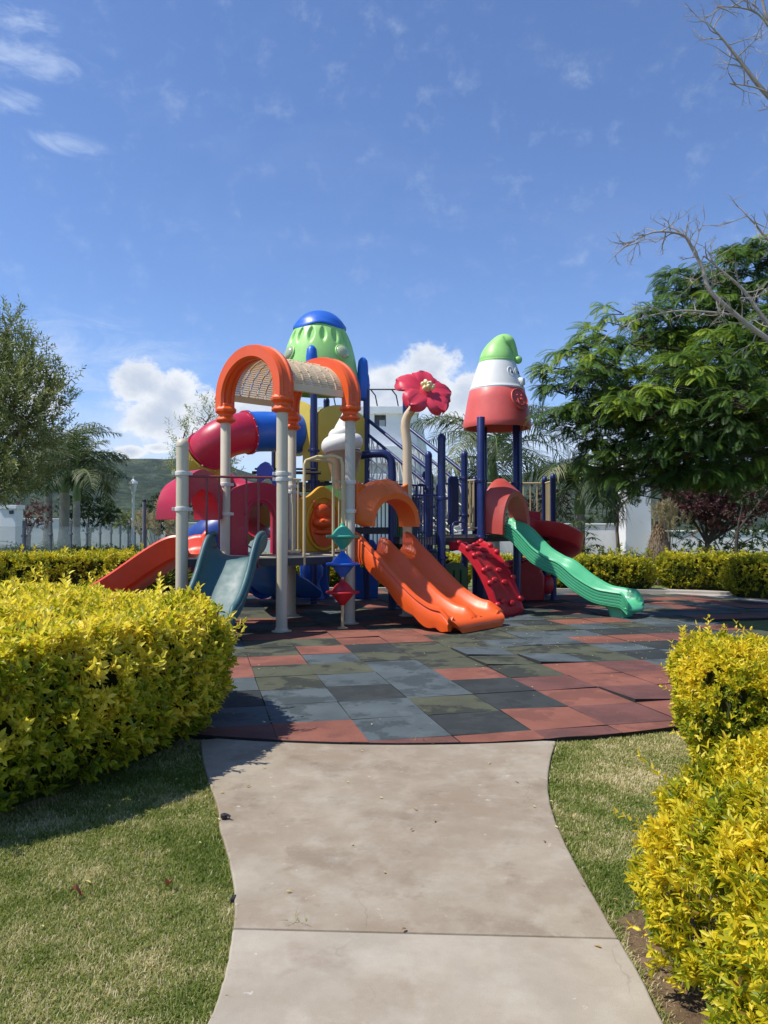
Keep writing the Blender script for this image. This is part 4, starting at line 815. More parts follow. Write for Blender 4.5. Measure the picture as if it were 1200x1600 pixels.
for py, m_, nm, lab in ((838, P['mint'], 'spinner_disc', 'green spinner disc'), (881, P['blue'], 'spinner_disc', 'blue spinner disc'), (925, P['red'], 'spinner_disc', 'red spinner disc')):
    z = zz(py); mb = MB(); mb.lathe([(.036, -.19), (.045, -.17), (.085, -.13), (.125, -.085), (.155, -.045), (.172, -.024), (.232, -.02), (.244, -.012), (.247, 0), (.243, .010), (.232, .016), (.172, .02), (.158, .03), (.135, .062), (.105, .10), (.075, .128), (.05, .145), (.038, .16), (.034, .19)], (sp.x, sp.y, z), 40); part(mb, nm, m_, lab, parent=so_, angle=50)
rail(Fp, M1, H1+.05, 2.05, 9, P['navy'], .017); rail(Gp, P2, H1+.05, 2.05, 8, P['navy'], .017); rail(P2, K, H2+.05, 2.3, 9, P['navy'], .017); rail((.15, 13.72), (.75, 14.2), 1.1, 2.05, 7, P['navy'], .017)
def uhandle(p, q, z0, z1, m_=P['navy'], r=.02): p, q = Vector(p), Vector(q); u = (q-p).normalized(); mb = MB(); mb.tube([v3(p, z0), v3(p, z1-.07), v3(p+u*.03, z1-.02), v3(p+u*.09, z1), v3(q-u*.09, z1), v3(q-u*.03, z1-.02), v3(q, z1-.07), v3(q, z0)], r, 10); part(mb, 'entry_handle', m_)
uhandle((.60, 14.15), (.80, 14.33), 1.8, 2.32); uhandle((1.02, 14.48), (1.30, 14.75), H2, 2.36); uhandle((1.18, 13.0), (1.45, 13.3), H2-.04, 1.6); 
mb = MB(); mb.prism([(-.13, 0), (.13, 0), (.13, .8), (.09, .88), (-.09, .88), (-.13, .8)], [], Matrix.Translation((.85, 14.7, 1.72)) @ Matrix.Rotation(.6, 4, 'Z'), .04); part(mb, 'play_panel', NV)
mb = MB(); mb.prism([(-.13, 0), (.13, 0), (.13, .9), (.09, .98), (-.09, .98), (-.13, .9)], [], Matrix.Translation((1.38, 15.05, 1.55)) @ Matrix.Rotation(.6, 4, 'Z'), .04); part(mb, 'play_panel', NV)
# bent navy tube beside the ice cream
mb = MB(); pa, pb = Vector(P1)+Vector((.02, -1.2)), Vector((.13, 13.72)); mb.tube([Vector((-.45, 13.85, 2.83)), Vector((-.2, 13.8, 2.86)), Vector((-.02, 13.76, 2.86)), Vector((.06, 13.75, 2.83)), Vector((.115, 13.75, 2.77)), Vector((.14, 13.75, 2.68)), Vector((.15, 13.75, 2.5)), Vector((.15, 13.75, ZF))], .075, 18); part(mb, 'bent_tube', NV, 'thick navy tube bent into a hook')
for q in ((1.66, 15.32), ): rail(N3, (1.95, 16.2), H2+.1, 2.46, 4, P['tanrail'], .018)
rail((1.95, 16.2), (3.45, 16.2), H2+.1, 2.46, 9, P['tanrail'], .018); rail((3.45, 16.2), (3.45, 15.4), H2+.1, 2.46, 5, P['tanrail'], .018); rail(N3, (1.98, 15.0), 1.5, 2.46, 3, P['tanrail'], .016)
# -- net bridge
def net():
    s0, s1 = (Vector((*P1, 2.5)), Vector((*P3, 2.5))); e0, e1 = Vector((*K, 1.42)), Vector((*N3, 1.42)); up = Vector((0, 0, 1)); 
    for s, e in ((s0, e0), (s1, e1)):
        for h, r in ((1.25, .036), (.95, .03)): mb = MB(); mb.tube([s+up*h, e+up*(h-.05)], r, 10); part(mb, 'net_rail', NV)
        mb = MB(); mb.tube([s+up*1.25, s+up*1.25+(s-e).normalized()*.1], .04, 8); n = 11
        for i in range(n+1):
            p = s.lerp(e, i/n); q = s.lerp(e, min(1, (i+1)/n)); mb.tube([p+up*.05, p+up*.5+Vector((0, 0, -.03)), p+up*.95], .013, 5)
            if i < n: mb.tube([p+up*.95, q+up*.5], .012, 5); mb.tube([p+up*.05, q+up*.5], .012, 5)
        for h in (.05, .5): mb.tube([s.lerp(e, i/8)+up*(h-.05*math.sin(PI*i/8)) for i in range(9)], .015, 5)
        part(mb, 'rope_net', P['rope'])
    mb = MB(); n = 14
    for i in range(n+1):
        a_, b_ = s0.lerp(e0, i/n), s1.lerp(e1, i/n); mb.tube([a_+up*.05, a_.lerp(b_, .5)-up*.06, b_+up*.05], .015, 5)
    for j in range(1, 5): mb.tube([s0.lerp(s1, j/5)-up*.01, e0.lerp(e1, j/5)-up*.01], .014, 5)
    part(mb, 'rope_net', P['rope'], 'white rope floor of the sloping net bridge')
net()
# -- rocket dome
rc_ = Vector((-1.33, 15.55, 0)); k_ = 15.55/F; zr = lambda py: EYE+(825-py)*k_
pr = [(61.5, 611), (61, 600), (59.5, 585), (57, 567), (53.5, 550), (49, 535), (44, 523), (39.5, 515), (37, 511)]
def dome_fn(r, z, a):
    f = 0; t = (zr(518)-z)/(zr(518)-zr(545))
    if -.05 < t < 1.05:
        ph = (a/(2*PI)*16) % 1-.5; wdt = .26*(1-abs(2*t-1)**2.2)+.02; q = abs(ph)/wdt
        if q < 1: f = .085*(1-q*q)*max(0, 1-abs(2*t-1)**2)
    return r-f, z
def dense(pr, n=5): return [(p.x, p.y) for p in smooth_line(pr, n)]
mb = MB(); mb.lathe([(r*k_, zr(y)) for r, y in dense(pr)], rc_, 192, fn=dome_fn, cap=False); mb.lathe([(60*k_, zr(608)), (56*k_, zr(570)), (40*k_, zr(520))], rc_, 48, cap=False)
dm = part(mb, 'rocket_roof', P['lime'], 'lime green rocket-nose roof with dimples', angle=60)
def cap_fn(r, z, a):
    w_ = max(0, 1-(z-zr(514))/.12); return r, z+.035*math.sin(a*4+1.2)*min(1, w_)
mb = MB(); mb.lathe([(37*k_, zr(517)), (41.5*k_, zr(515.5)), (41.5*k_, zr(512))]+[(r*k_, zr(y)) for r, y in dense([(41, 511.5), (36.5, 503.5), (30, 496.3), (22, 490.3), (12, 486.6), (.3, 485.2)], 4)], rc_, 72, fn=cap_fn); part(mb, 'rocket_cap', P['blue'], 'blue wavy-edged cap of the rocket roof', parent=dm, angle=60)
M_bub = mat('smoky_bubble', (.40, .47, .27), .08, .05, 3, coat=.8)
for px in (449, 537, 600):
    a = math.asin(max(-1, min(1, (px-496)/60))) - PI/2 if px < 590 else .6; z = zr(559); r = 54.5*k_; p = rc_+Vector((math.cos(a)*r, math.sin(a)*r, z)); ou = Vector((math.cos(a), math.sin(a), .28)).normalized(); Mq = ou.to_track_quat('Z', 'Y').to_matrix().to_4x4(); Mq.translation = p
    mb = MB(); mb.ball(None, .155, 24, M=Mq, sc3=(1, 1, .62)); part(mb, 'porthole', M_bub, parent=dm, angle=70)
    mb = MB(); mb.tube([Mq@Vector((.16*math.cos(b_), .16*math.sin(b_), .01)) for b_ in [2*PI*i/24 for i in range(24)]], .018, 8, closed=True); part(mb, 'porthole_rim', P['lime'], parent=dm)
for (px, y0, y1, dx, dpt) in ((487, 539, 606, 0, 14.65), (567, 558, 620, 0, 15.5)):
    x = W(px, 600, dpt).x; zb, ztp = W(0, y1+6, dpt).z, W(0, y0, dpt).z; mb = MB(); h_ = ztp-zb
    mb.lathe([(.06, zb), (.105, zb+.06), (.115, zb+h_*.4), (.112, zb+h_*.75), (.095, ztp-.08), (.05, ztp-.02), (.004, ztp)], (x, dpt, 0), 24)
    if px > 560: [mb.ball((x+s*.09, dpt-.02, zb+.33), 1, 16, sc3=(.05, .05, .26)) for s in (-1, 1)]
    part(mb, 'rocket_booster', P['blue'], 'blue rounded booster beside the rocket roof', angle=60)
# -- ice cream
ic = Vector((-.73, 13.7, 0)); zi = lambda py: W(537, py, 13.7).z; ki = 13.7/F; mb = MB()
mb.lathe([(12*ki, zi(765)), (18*ki, zi(748)), (27*ki, zi(715)), (29*ki, zi(708)), (27*ki, zi(705))], ic, 32); part(mb, 'ice_cream_cone', P['brown'], 'brown cone under the white swirl', angle=30)
def sw(r, z, a): return r, z+.06*(a/(2*PI))-.03
mb = MB(); pts_ = []; rad = []
n = 110
for i in range(n+1):
    t = i/n; a = 2*PI*2.9*t+2.2; R_ = (.245*(1-t)**.85+.004); z = zi(700)+t*(zi(646)-zi(700))*.86; pts_.append(ic+Vector((R_*math.cos(a), R_*math.sin(a), z))); rad.append(.155*(1-t)**.8+.02*(1-t)+.006)
mb.tube(pts_, rad, 20); mb.lathe([(.30, zi(703)), (.28, zi(690)), (.15, zi(665)), (.04, zi(648)), (.004, zi(640))], ic, 32); part(mb, 'ice_cream_swirl', P['white'], 'white soft-serve swirl ornament', angle=70)
# -- flower on a bent pole
fy = 12.64; mb = MB(); fpole = [Vector((*Fp, ZF)), Vector((*Fp, 1.5)), Vector((.39, fy, 2.9)), W(633, 668, fy), W(634, 658, fy), W(637, 649, fy-.02), W(645, 638, fy-.05), W(652, 626, fy-.1), W(657, 617, fy-.13)]
mb.tube(fpole, [.078]*4+[.077, .074, .07, .065, .06], 24); fo = part(mb, 'post', P['cream'], 'cream pole bent at the top to hold the flower', angle=60)
mb = MB(); mb.lathe([(.14, ZF), (.14, ZF+.012), (.09, ZF+.02), (.086, ZF+.05)], (*Fp, 0), 28); part(mb, 'base_plate', P['tan'], parent=fo)
fc = W(664, 612, fy-.2); nf = Vector((.35, -.74, .58)).normalized(); xa = Vector((1, 0, 0)); xa = (xa-nf*xa.dot(nf)).normalized(); ya = nf.cross(xa); Mf = Matrix(((*xa, 0), (*ya, 0), (*nf, 0), (0, 0, 0, 1))).transposed(); Mf.translation = fc
fl = empty('flower_head', fc, None, None); 
C.objects.unlink(fl); bpy.data.objects.remove(fl)
hd = None
def petal(ang, ln, wd, lift):
    nu, nv = 12, 9; top, bot = [], []
    for iu in range(nu+1):
        u = iu/nu
        for iv in range(nv):
            v = -1+2*iv/(nv-1); ww = wd*(math.sin(PI*min(1, u*.60+.12))**.8)*math.sqrt(max(.03, 1-max(0, (u-.72)/.28)**2.2))*(1-.0*u); rr = .05+ln*u*(1-.06*v*v*u*u-.03*math.cos(v*9)*u*u); x = rr; y = ww*v
            z = lift*u*u+.02+.10*(1-u)*u*2-.045*math.cos(v*PI*2.0)*u*.5 + .018*math.cos(v*14)*math.sin(PI*u) - .12*(u**3)*abs(v)**1.5*.7
            c_, s_ = math.cos(ang), math.sin(ang); top.append(Mf@Vector((x*c_-y*s_, x*s_+y*c_, z))); bot.append(Mf@Vector((x*c_*.985-y*s_*.97, x*s_*.985+y*c_*.97, z-.045)))
    mb = MB(); k = (nu+1)*nv; fs = []
    for iu in range(nu):
        for iv in range(nv-1): q = iu*nv+iv; fs += [(q, q+1, q+nv+1, q+nv), (k+q, k+q+nv, k+q+nv+1, k+q+1)]
    edge = [i for i in range(nv)]+[iu*nv+nv-1 for iu in range(1, nu+1)]+[nu*nv+iv for iv in range(nv-2, -1, -1)]+[iu*nv for iu in range(nu-1, 0, -1)]; m = len(edge)
    fs += [(edge[i], edge[(i+1) % m], k+edge[(i+1) % m], k+edge[i]) for i in range(m)]; mb.add(top+bot, fs); return mb
mb = MB(); mb.lathe([(.03, -.16), (.08, -.12), (.12, -.03), (.11, .04), (.04, .06)], n=24, M=Mf); hd = part(mb, 'flower', P['rose'], 'big five-petalled pink-red flower')
for i in range(5): part(petal(R(92+72*i), (.40, .44, .42, .43, .44)[i]*1.06, .225, (.03, -.03, .0, .05, .0)[i]), 'petal', P['rose'], parent=hd, angle=70)
mb = MB()
for i in range(9): a = i*2.4; r_ = .028*math.sqrt(i)*1.3; mb.ball(None, 1, 12, M=Mf @ Matrix.Translation((r_*math.cos(a)*1.2-.02+.0, r_*math.sin(a), .12+.06*(1-i/9))), sc3=(.034, .034, .042))
mb.ball(None, 1, 16, M=Mf @ Matrix.Translation((0, 0, .08)), sc3=(.07, .06, .08)); part(mb, 'stamen', P['stamen'], parent=hd, angle=70)
# -- gnome roof
gc = Vector((2.17, 14.45, 0)); kg = 14.4/F; zg = lambda py: EYE+(825-py)*kg
mb = MB(); mb.lathe([(49*kg, zg(669)), (52.5*kg, zg(669)), (53.5*kg, zg(665)), (53*kg, zg(660)), (50.5*kg, zg(648)), (46.5*kg, zg(625)), (43*kg, zg(609)), (41*kg, zg(607))], gc, 64, cap=False); mb.lathe([(49*kg, zg(669)), (47*kg, zg(650)), (40*kg, zg(612)), (.1, zg(611))], gc, 48, cap=False); gr = part(mb, 'gnome_roof', P['coral'], 'coral skirt of the gnome-shaped roof', angle=50)
mb = MB(); mb.lathe([(43.2*kg, zg(610)), (43.5*kg, zg(607.5)), (42.5*kg, zg(606))]+[(r*kg, zg(y)) for r, y in dense([(41.5, 604), (38.5, 594), (33, 577), (29, 566), (28, 564)], 4)], gc, 64); gf = part(mb, 'gnome_head', P['white'], 'plain white head section of the gnome roof', angle=40)
mb = MB(); hp_ = [(0, 566, 27.5), (.5, 561, 28), (2, 552, 25.5), (4.5, 543, 21), (8, 535.5, 16), (13, 531.5, 12.5), (18, 533, 10), (22.5, 539, 7.5), (25.5, 547, 6.3), (27.5, 554, 5.6), (30, 559, 5)]
pts_ = [gc+Vector((x*kg, -.03*(i > 5), zg(y))) for i, (x, y, r) in enumerate(hp_)]; sp_ = smooth_line([(*p, hp_[i][2]*kg) for i, p in enumerate([tuple(q) for q in pts_])], 4)
M4 = [Vector(p[:3]) for p in sp_]; mb.tube(M4, [p[3] for p in sp_], 32); mb.lathe([(28.6*kg, zg(566.5)), (29.3*kg, zg(565)), (28.5*kg, zg(562.5))], gc, 48); mb.ball(gc+Vector((32.5*kg, -.05, zg(561))), 6.6*kg, 20); part(mb, 'hat', P['lime'], 'bent green hat with a bobble', parent=gr, angle=60)
def surf(px, py, rpx): a = math.asin(min(.99, (px-783)/rpx))-PI/2; return Vector((gc.x+rpx*kg*math.cos(a), gc.y+rpx*kg*math.sin(a), zg(py))), Vector((math.cos(a), math.sin(a), .3)).normalized()
for px in (799, 810):
    p, ou = surf(px+.0, 585, 34); Mq = ou.to_track_quat('Z', 'Y').to_matrix().to_4x4(); Mq.translation = p; mb = MB(); mb.tube([Mq@Vector((.066*math.cos(b_), .092*math.sin(b_), .01)) for b_ in [2*PI*i/20 for i in range(20)]], .013, 8, closed=True); mb.ball(None, 1, 14, M=Mq @ Matrix.Translation((.015, 0, 0)), sc3=(.032, .045, .03)); ey = part(mb, 'eye', P['white'], parent=gf, angle=60)
    if ey: mb = MB(); mb.ball(None, 1, 10, M=Mq @ Matrix.Translation((.018, 0, .02)), sc3=(.022, .036, .022)); mb.build('eye_recess_shade', P['dark'], None).parent = gf  # dark ball in each eye stands in for the shadow of its recess
p, ou = surf(812, 600, 36); mb = MB(); pts_ = [p-ou*.05+Vector((0, 0, .08)), p+ou*.03+Vector((0, 0, .03)), p+ou*.09-Vector((0, 0, .01)), p+ou*.10-Vector((0, 0, .05)), p+ou*.02-Vector((0, 0, .10))]; mb.tube(pts_, [.03, .055, .07, .062, .02], 16); part(mb, 'nose', P['white'], parent=gf, angle=60)
p, ou = surf(811, 629, 47.5); Mq = Matrix.Translation(p) @ ou.to_track_quat('Z', 'Y').to_matrix().to_4x4(); mb = MB(); mb.tube([Mq@Vector((.20*math.cos(b_), .20*math.sin(b_), .012)) for b_ in [2*PI*i/36 for i in range(36)]], .014, 8, closed=True); mb.lathe([(.19, 0), (.19, .012), (.01, .02)], n=36, M=Mq); bt = part(mb, 'badge', P['coral'], 'round raised badge with a smiling face', parent=gr, angle=50)
mb = MB(); yv = lambda x, y, z=.03: Mq@Vector((x, y, z))
# which local axes run sideways and upwards on the badge
ux = Vector((0, 0, 1)).cross(ou).normalized(); uz = ou.cross(ux).normalized(); bp = lambda x, z: p+ux*x+uz*z+ou*.026
for s in (-1, 1): mb.ball(bp(s*.055, .07), .018, 10); mb.tube([bp(s*.06+.0, .0), bp(s*.06, -.05), bp(s*.055, -.10)], .012, 6)
mb.tube([bp(-.03, .01), bp(0, -.03), bp(.035, .015)], .012, 6); mb.tube([bp(-.11, -.06), bp(-.06, -.11), bp(0, -.13), bp(.06, -.11), bp(.11, -.06)], .012, 6)
# drawn into the badge relief as its own little piece
o = mb.build('badge_face', P['coral'], None, angle=70)
bpy.context.view_layer.update(); o.parent = gr; o['label'] = 'smiling face relief on the round badge'
# -- tube slide
def tube_slide():
    key = [(-1.70, 15.05, 3.40), (-2.05, 14.75, 3.38), (-2.5, 14.35, 3.33), (-2.92, 14.05, 3.20), (-3.25, 14.05, 2.98), (-3.5, 14.4, 2.74), (-3.5, 14.95, 2.48), (-3.2, 15.3, 2.22), (-2.72, 15.15, 2.02), (-2.5, 14.72, 1.80), (-2.72, 14.3, 1.58), (-3.15, 14.15, 1.36), (-3.5, 14.4, 1.15), (-3.52, 14.85, .95), (-3.2, 15.15, .78), (-2.7, 15.1, .62), (-2.3, 14.8, .52)]
    pts = smooth_line(key, 5); cuts = [0, 11, 21, 30, 41, 51, 61, 71, len(pts)-1]; cols = ['blue', 'crimson', 'yellow', 'crimson', 'yellow', 'deepblue', 'crimson', 'blue']; r = .385
    root = None
    for i in range(8):
        seg = pts[cuts[i]:cuts[i+1]+1]; mb = MB(); mb.tube(seg, r, 36, cap=False); nm = 'tube_section'
        for j in (0, -1):
            t = (seg[1]-seg[0]).normalized() if j == 0 else (seg[-1]-seg[-2]).normalized(); c = seg[j]; s_ = 1 if j == 0 else -1
            mb.tube([c, c+t*s_*.004, c+t*s_*.03, c+t*s_*.034], [r, r+.035, r+.035, r], 36, cap=False)
        for cc, tt in ((seed_, 0) for seed_ in (seg[0],)):
            t = (seg[1]-seg[0]).normalized(); u = t.orthogonal().normalized(); w_ = t.cross(u)
            for b_ in range(16): mb.ball(cc+t*.017+(u*math.cos(b_*PI/8)+w_*math.sin(b_*PI/8))*(r+.038), .012, 6, mi=1)
        if root is None:
            o = part(mb, 'tube_slide', [P[cols[i]], P['white']], 'spiral tube slide of blue, crimson and yellow sections', angle=60); root = o
        else: o = part(mb, nm, [P[cols[i]], P['white']], ('%s section of the tube' % {'crimson': 'crimson', 'yellow': 'yellow', 'deepblue': 'dark blue', 'blue': 'blue'}[cols[i]]), parent=root, angle=60)
    mb = MB(); M, L_ = frame(Q, Rp, 0, .14); mb.lathe([(.40, 0), (.47, .0), (.47, .03), (.40, .03)], n=36, M=Matrix.Translation(pts[0]) @ (pts[1]-pts[0]).to_track_quat('Z', 'Y').to_matrix().to_4x4(), cap=False); part(mb, 'tube_collar', P['yellow'], parent=root)
    mb = MB(); mb.tube([(-3.1, 14.75, ZF), (-3.1, 14.75, 2.6)], .06, 14); [mb.tube([(-3.1, 14.75, z), (-3.1+math.cos(a)*.35, 14.75+math.sin(a)*.35, z)], .025, 8) for z, a in ((2.4, 2), (1.9, .3), (1.4, 4.2), (.9, 2.5))]; part(mb, 'tube_support', NV, parent=root)
tube_slide()
mb = MB(); mb.tube([Vector((-2.5, 14.3, 2.55)), Vector((-1.2, 14.35, 2.55))], .03, 8); mb.tube([Vector((-2.45, 14.3, 2.62)), Vector((-1.3, 14.35, 2.62))], .02, 8); mb.tube([Vector((-2.1, 14.3, 2.55)), Vector((-1.75, 14.6, 2.15))], .02, 8); part(mb, 'brace', P['dark'])
# short crimson tunnel and blue bent hood in front of the spiral
mb = MB(); sgs = smooth_line([(-2.1, 13.2, 1.75), (-2.0, 13.7, 1.78), (-1.9, 14.3, 1.8)], 4); mb.tube(sgs, .46, 36, cap=False); o = part(mb, 'tunnel', P['crimson'], 'short crimson tunnel behind the arched panel', angle=60); o.modifiers.new('t', 'SOLIDIFY').thickness = .02
mb = MB(); mb.sweep([[Vector((-2.35+.55*t+.0, 14.0+.1*t, z+.18*math.sin(t*5))) + Vector((0, dy, 0)) for z, dy in ((2.25, 0), (2.6-.2*t, -.1), (2.62-.2*t, .05), (2.27, .15))] for t in [i/8 for i in range(9)]]); part(mb, 'canopy', P['blue'], 'blue curved canopy piece behind the cream post', angle=60)
# ---------------------------------------------------------------- trees, palms and plants
leafy_tree('feathery_tree', (-8.6, 14.8, 0), (-8.3, 14.8, 1.6), [(*W(5, 640, 14.8), 1.25, 1.2, .8), (*W(-60, 560, 14.8), 1.2, 1.1, .8), (*W(0, 560, 15.2), .75, .75, .6), (*W(28, 672, 14.6), .72, .65, .8), (*W(-5, 740, 14.3), .9, .5), (*W(-80, 700, 14.8), 1.3, 1.0, .8), (*W(36, 615, 14.5), .7, .55, .8), (*W(12, 525, 15), .42, .5, .6), (*W(85, 600, 15), .33, .38, .6), (*W(52, 570, 15), .38, .45, .6), (*W(8, 765, 14.4), .4, .25)],
    L_olive, 'large feathery olive green tree at the left picture edge', leaf=.105, wid=.26, nl=12, dens=500, r0=.16, L=.34, upw=.75, droop=.1, jit=.3, shell=.1)
leafy_tree('willow_tree', (-6.0, 21.5, 0), (-5.9, 21.5, 1.6), [(*W(285, 690, 21.5), .35, .55, .8), (*W(322, 660, 21.5), .35, .6, .8), (*W(300, 730, 21.5), .7, .6), (*W(340, 720, 21.5), .6, .7)], L_olive, 'thin wispy tree top showing behind the red spiral tube', leaf=.12, wid=.2, nl=10, dens=330, L=.35, upw=.9, r0=.08, shell=.1)
leafy_tree('round_tree', (*G(140, 870)[:2], 0), W(140, 835, 34), [(*W(140, 800, 34), 1.15, .75), (*W(118, 795, 34), .8, .6), (*W(165, 803, 34), .6, .5)], L_dark, 'dark round tree behind the white wall just right of the palms', leaf=.14, dens=180)
leafy_tree('round_tree', (*W(262, 860, 33)[:2], 0), W(262, 830, 33), [(*W(262, 800, 33), 1.0, .85), (*W(285, 780, 33), .8, .8), (*W(245, 815, 33), .7, .6)], L_dark, 'dark tree behind the white wall next to the red slide hood', leaf=.14, dens=180)
leafy_tree('round_tree', (*W(205, 860, 36)[:2], 0), W(205, 835, 36), [(*W(205, 815, 36), 1.1, .45), (*W(185, 812, 36), .8, .4)], L_olive, 'low pale green tree behind the wall near the lamp post', leaf=.13, dens=150)
leafy_tree('purple_tree', (*W(45, 860, 26)[:2], 0), W(45, 835, 26), [(*W(40, 805, 26), .7, .45), (*W(60, 808, 26), .5, .4)], L_purp, 'low purple-leaved tree behind the left hedge by the white pillar', leaf=.1, dens=220)
palm(W(101, 868, 30)*Vector((1, 1, 0)) if False else Vector((-12.7, 30, 0)), 2.9, .19, 'royal palm with swollen grey base, middle of the three at left', 22, 2.9, 'royal palms at left', seed=3, shaft=1.2, leaflen=.72, droop=.85)
palm(Vector((-14.9, 33.5, 0)), 3.2, .17, 'royal palm partly hidden by the feathery tree, leftmost of the three', 20, 3.1, 'royal palms at left', seed=5, shaft=1.2, leaflen=.72, droop=.85)
palm(Vector((-11.4, 28, 0)), 2.5, .13, 'slimmer royal palm with a wide drooping frond, rightmost of the three at left', 20, 2.35, 'royal palms at left', seed=8, shaft=1.0, leaflen=.7, droop=.9)
palm(Vector((3.75, 26, 0)), 2.6, .22, 'large palm with shaggy hanging fronds behind the flower and the gnome roof', 26, 3.6, 'palms at right', seed=12, shaft=1.3, bulge=1.25, leaflen=.95, droop=1.05)
palm(Vector((5.7, 22, 0)), 1.9, .15, 'smaller palm with green trunk and drooping fronds right of the gnome roof', 15, 2.0, 'palms at right', seed=17, shaft=.8, bulge=1.35, leaflen=.8, droop=1.25)
leafy_tree('green_tree', (*W(965, 860, 24)[:2], 0), W(965, 800, 24), [(*W(960, 750, 24), .75, .7), (*W(985, 725, 24), .7, .5), (*W(985, 775, 24), .3, .3)], L_olive, 'loose green tree between the small palm and the white tower', leaf=.11, wid=.35, dens=260, r0=.07)
leafy_tree('purple_tree', (*W(1105, 885, 21)[:2], 0), W(1105, 850, 21), [(*W(1080, 790, 21), .75, .42), (*W(1140, 765, 21), .8, .38), (*W(1190, 775, 21), .8, .5), (*W(1060, 775, 21), .5, .4), (*W(1130, 805, 21), .75, .42), (*W(1250, 780, 21), .9, .6), (*W(1100, 755, 21), .6, .25)],
    L_purp, 'wide purple-leaved tree behind the right hedges', leaf=.08, wid=.55, dens=900, r0=.09, bark=M_bark_dark, droop=.1)
leafy_tree('purple_tree', (*W(850, 868, 25)[:2], 0), W(850, 830, 25), [(*W(850, 780, 25), .6, .6), (*W(872, 790, 25), .5, .5), (*W(835, 800, 25), .4, .4)], L_purp, 'small purple-leaved tree between the two right palms', leaf=.09, dens=300, r0=.06, bark=M_bark_dark)
leafy_tree('dark_tree', (*W(1150, 868, 19.5)[:2], 0), W(1152, 830, 19.5), [(*W(1165, 775, 19.5), .45, .3), (*W(1225, 740, 19.5), .9, .6)], L_dark, 'slim dark twin-stemmed tree at the far right above the hedge', leaf=.09, dens=300, r0=.06, bark=M_bark_dark)
for (a, b, Y, w_, lab) in ((690, 740, 31.5, 2.0, 'mass of dark shrubs low behind the blue posts'), (900, 960, 32, 2.2, 'green bushes behind the boundary wall at right'), (1080, 1180, 24, 1.6, 'dark green shrubs under the purple tree')):
    c = W((a+b)/2, 840, Y); leafy_tree('shrub', (c.x, c.y, 0), (c.x, c.y, .5), [(c.x+dx*w_*.5, c.y+random.uniform(-.3, .3), 1.2+random.uniform(-.1, .3), w_*.45, .9) for dx in (-1.3, -.5, .4, 1.3)], L_dark, lab, 'shrub', leaf=.13, dens=130, r0=.05)
for k, (px, Y, hh, lab) in enumerate(((940, 19.6, .92, 'loose yellow-green bush rising behind the squared hedge'), (985, 19.9, .9, 'second yellow-green bush behind the squared hedge, nearer the brown cone'), (1090, 19.7, .95, 'yellow bush rising behind the right hedge near the purple trunks'))):
    c = W(px, 860, Y); leafy_tree('bush', (c.x, c.y, 0), (c.x, c.y, .3), [(c.x-.25, c.y, hh*.75, .42, .3), (c.x+.3, c.y, hh*.72, .4, .3)], L_hfar, lab, 'bush', leaf=.08, dens=420, r0=.03, group='yellow bushes behind the hedges')
# plant with broad hand-shaped leaves, sapling, pampas grass, cone of thatch
def umbrella_plant(c, h, n, label, name='young_plant'):
    e = empty(name, c, label, 'plant'); tb = MB(); Pp = []; D = []; U = []
    for i in range(n):
        az = i*2.4; t = .45+.55*i/n; r_ = .55*(1.15-t)+.12; top = Vector((math.cos(az)*r_, math.sin(az)*r_, h*t)); tb.tube([(0, 0, h*t*.4), (top.x*.4, top.y*.4, h*t*.85), tuple(top)], [.012, .008, .005], 5)
        for k in range(7):
            a = 2*PI*k/7+az; Pp.append(top); D.append((math.cos(a), math.sin(a), -.25)); U.append((0, 0, 1))
    tb.build('stem', M_bark_dark, e); V = leaf_arrays(np.array([tuple(p) for p in Pp]), np.array(D), np.array(U, float), rng.uniform(.22, .34, len(Pp)), .07, .1, .15)
    np_mesh('foliage', V, LEAF_T, L_dark, np.clip(rng.normal(.75, .2, len(Pp)), 0, 1), parent=e)
umbrella_plant(Vector((5.05, 19.4, 0)), 1.75, 16, 'young plant with broad fingered dark leaves behind the squared hedge'); umbrella_plant(Vector((4.35, 19.6, 0)), 1.35, 12, 'shorter broad-leaved plant right beside the small palm trunk')
def pampas(c, h, n, label):
    e = empty('pampas_grass', c, label, 'grass plant'); k = 420; az = rng.random(k)*2*PI; el = rng.uniform(.25, 1.2, k); Pp = np.zeros((k, 3)); D = np.stack([np.cos(az)*np.cos(el), np.sin(az)*np.cos(el), np.sin(el)+.3], 1)
    V = leaf_arrays(Pp+rng.normal(0, .06, (k, 3))*[1, 1, 0], D, np.tile([0, 0, 1.], (k, 1)), rng.uniform(.6, 1, k)*h*.62, .022, .1, .5); np_mesh('blades', V, LEAF_T, L_olive, rng.random(k), parent=e)
    P0 = []; D0 = []; st = MB()
    for i in range(n):
        a = rng.random()*2*PI; r_ = rng.random()*.38; top = Vector((math.cos(a)*r_*h*.8, math.sin(a)*r_*h*.8, h*(.72+.28*rng.random()))); st.tube([(0, 0, 0), (top.x*.4, top.y*.4, top.z*.6), tuple(top)], .006, 4)
        for j in range(60):
            t = j/60; P0.append((top.x*(1+t*.25), top.y*(1+t*.25), top.z+t*.34)); D0.append((rng.normal()*.6, rng.normal()*.6, .7))
    st.build('stem', L_pamp, e); V = leaf_arrays(np.array(P0), np.array(D0), np.tile([.3, 1, 0.], (len(P0), 1)), .13, .016, .1, .6); np_mesh('plume', V, LEAF_T, L_pamp, rng.random(len(P0)), parent=e)
pampas(Vector((7.75, 20.5, 0)), 1.9, 24, 'cream-plumed pampas grass beside the purple tree at right'); pampas(Vector((-5.2, 17.6, 0)), 1.75, 20, 'pale pampas grass clump behind the left cream post')
e = empty('conical_shrub', (7.35, 20.2, 0), 'dry brown cone-shaped shrub in the gap between the right hedges', 'shrub')
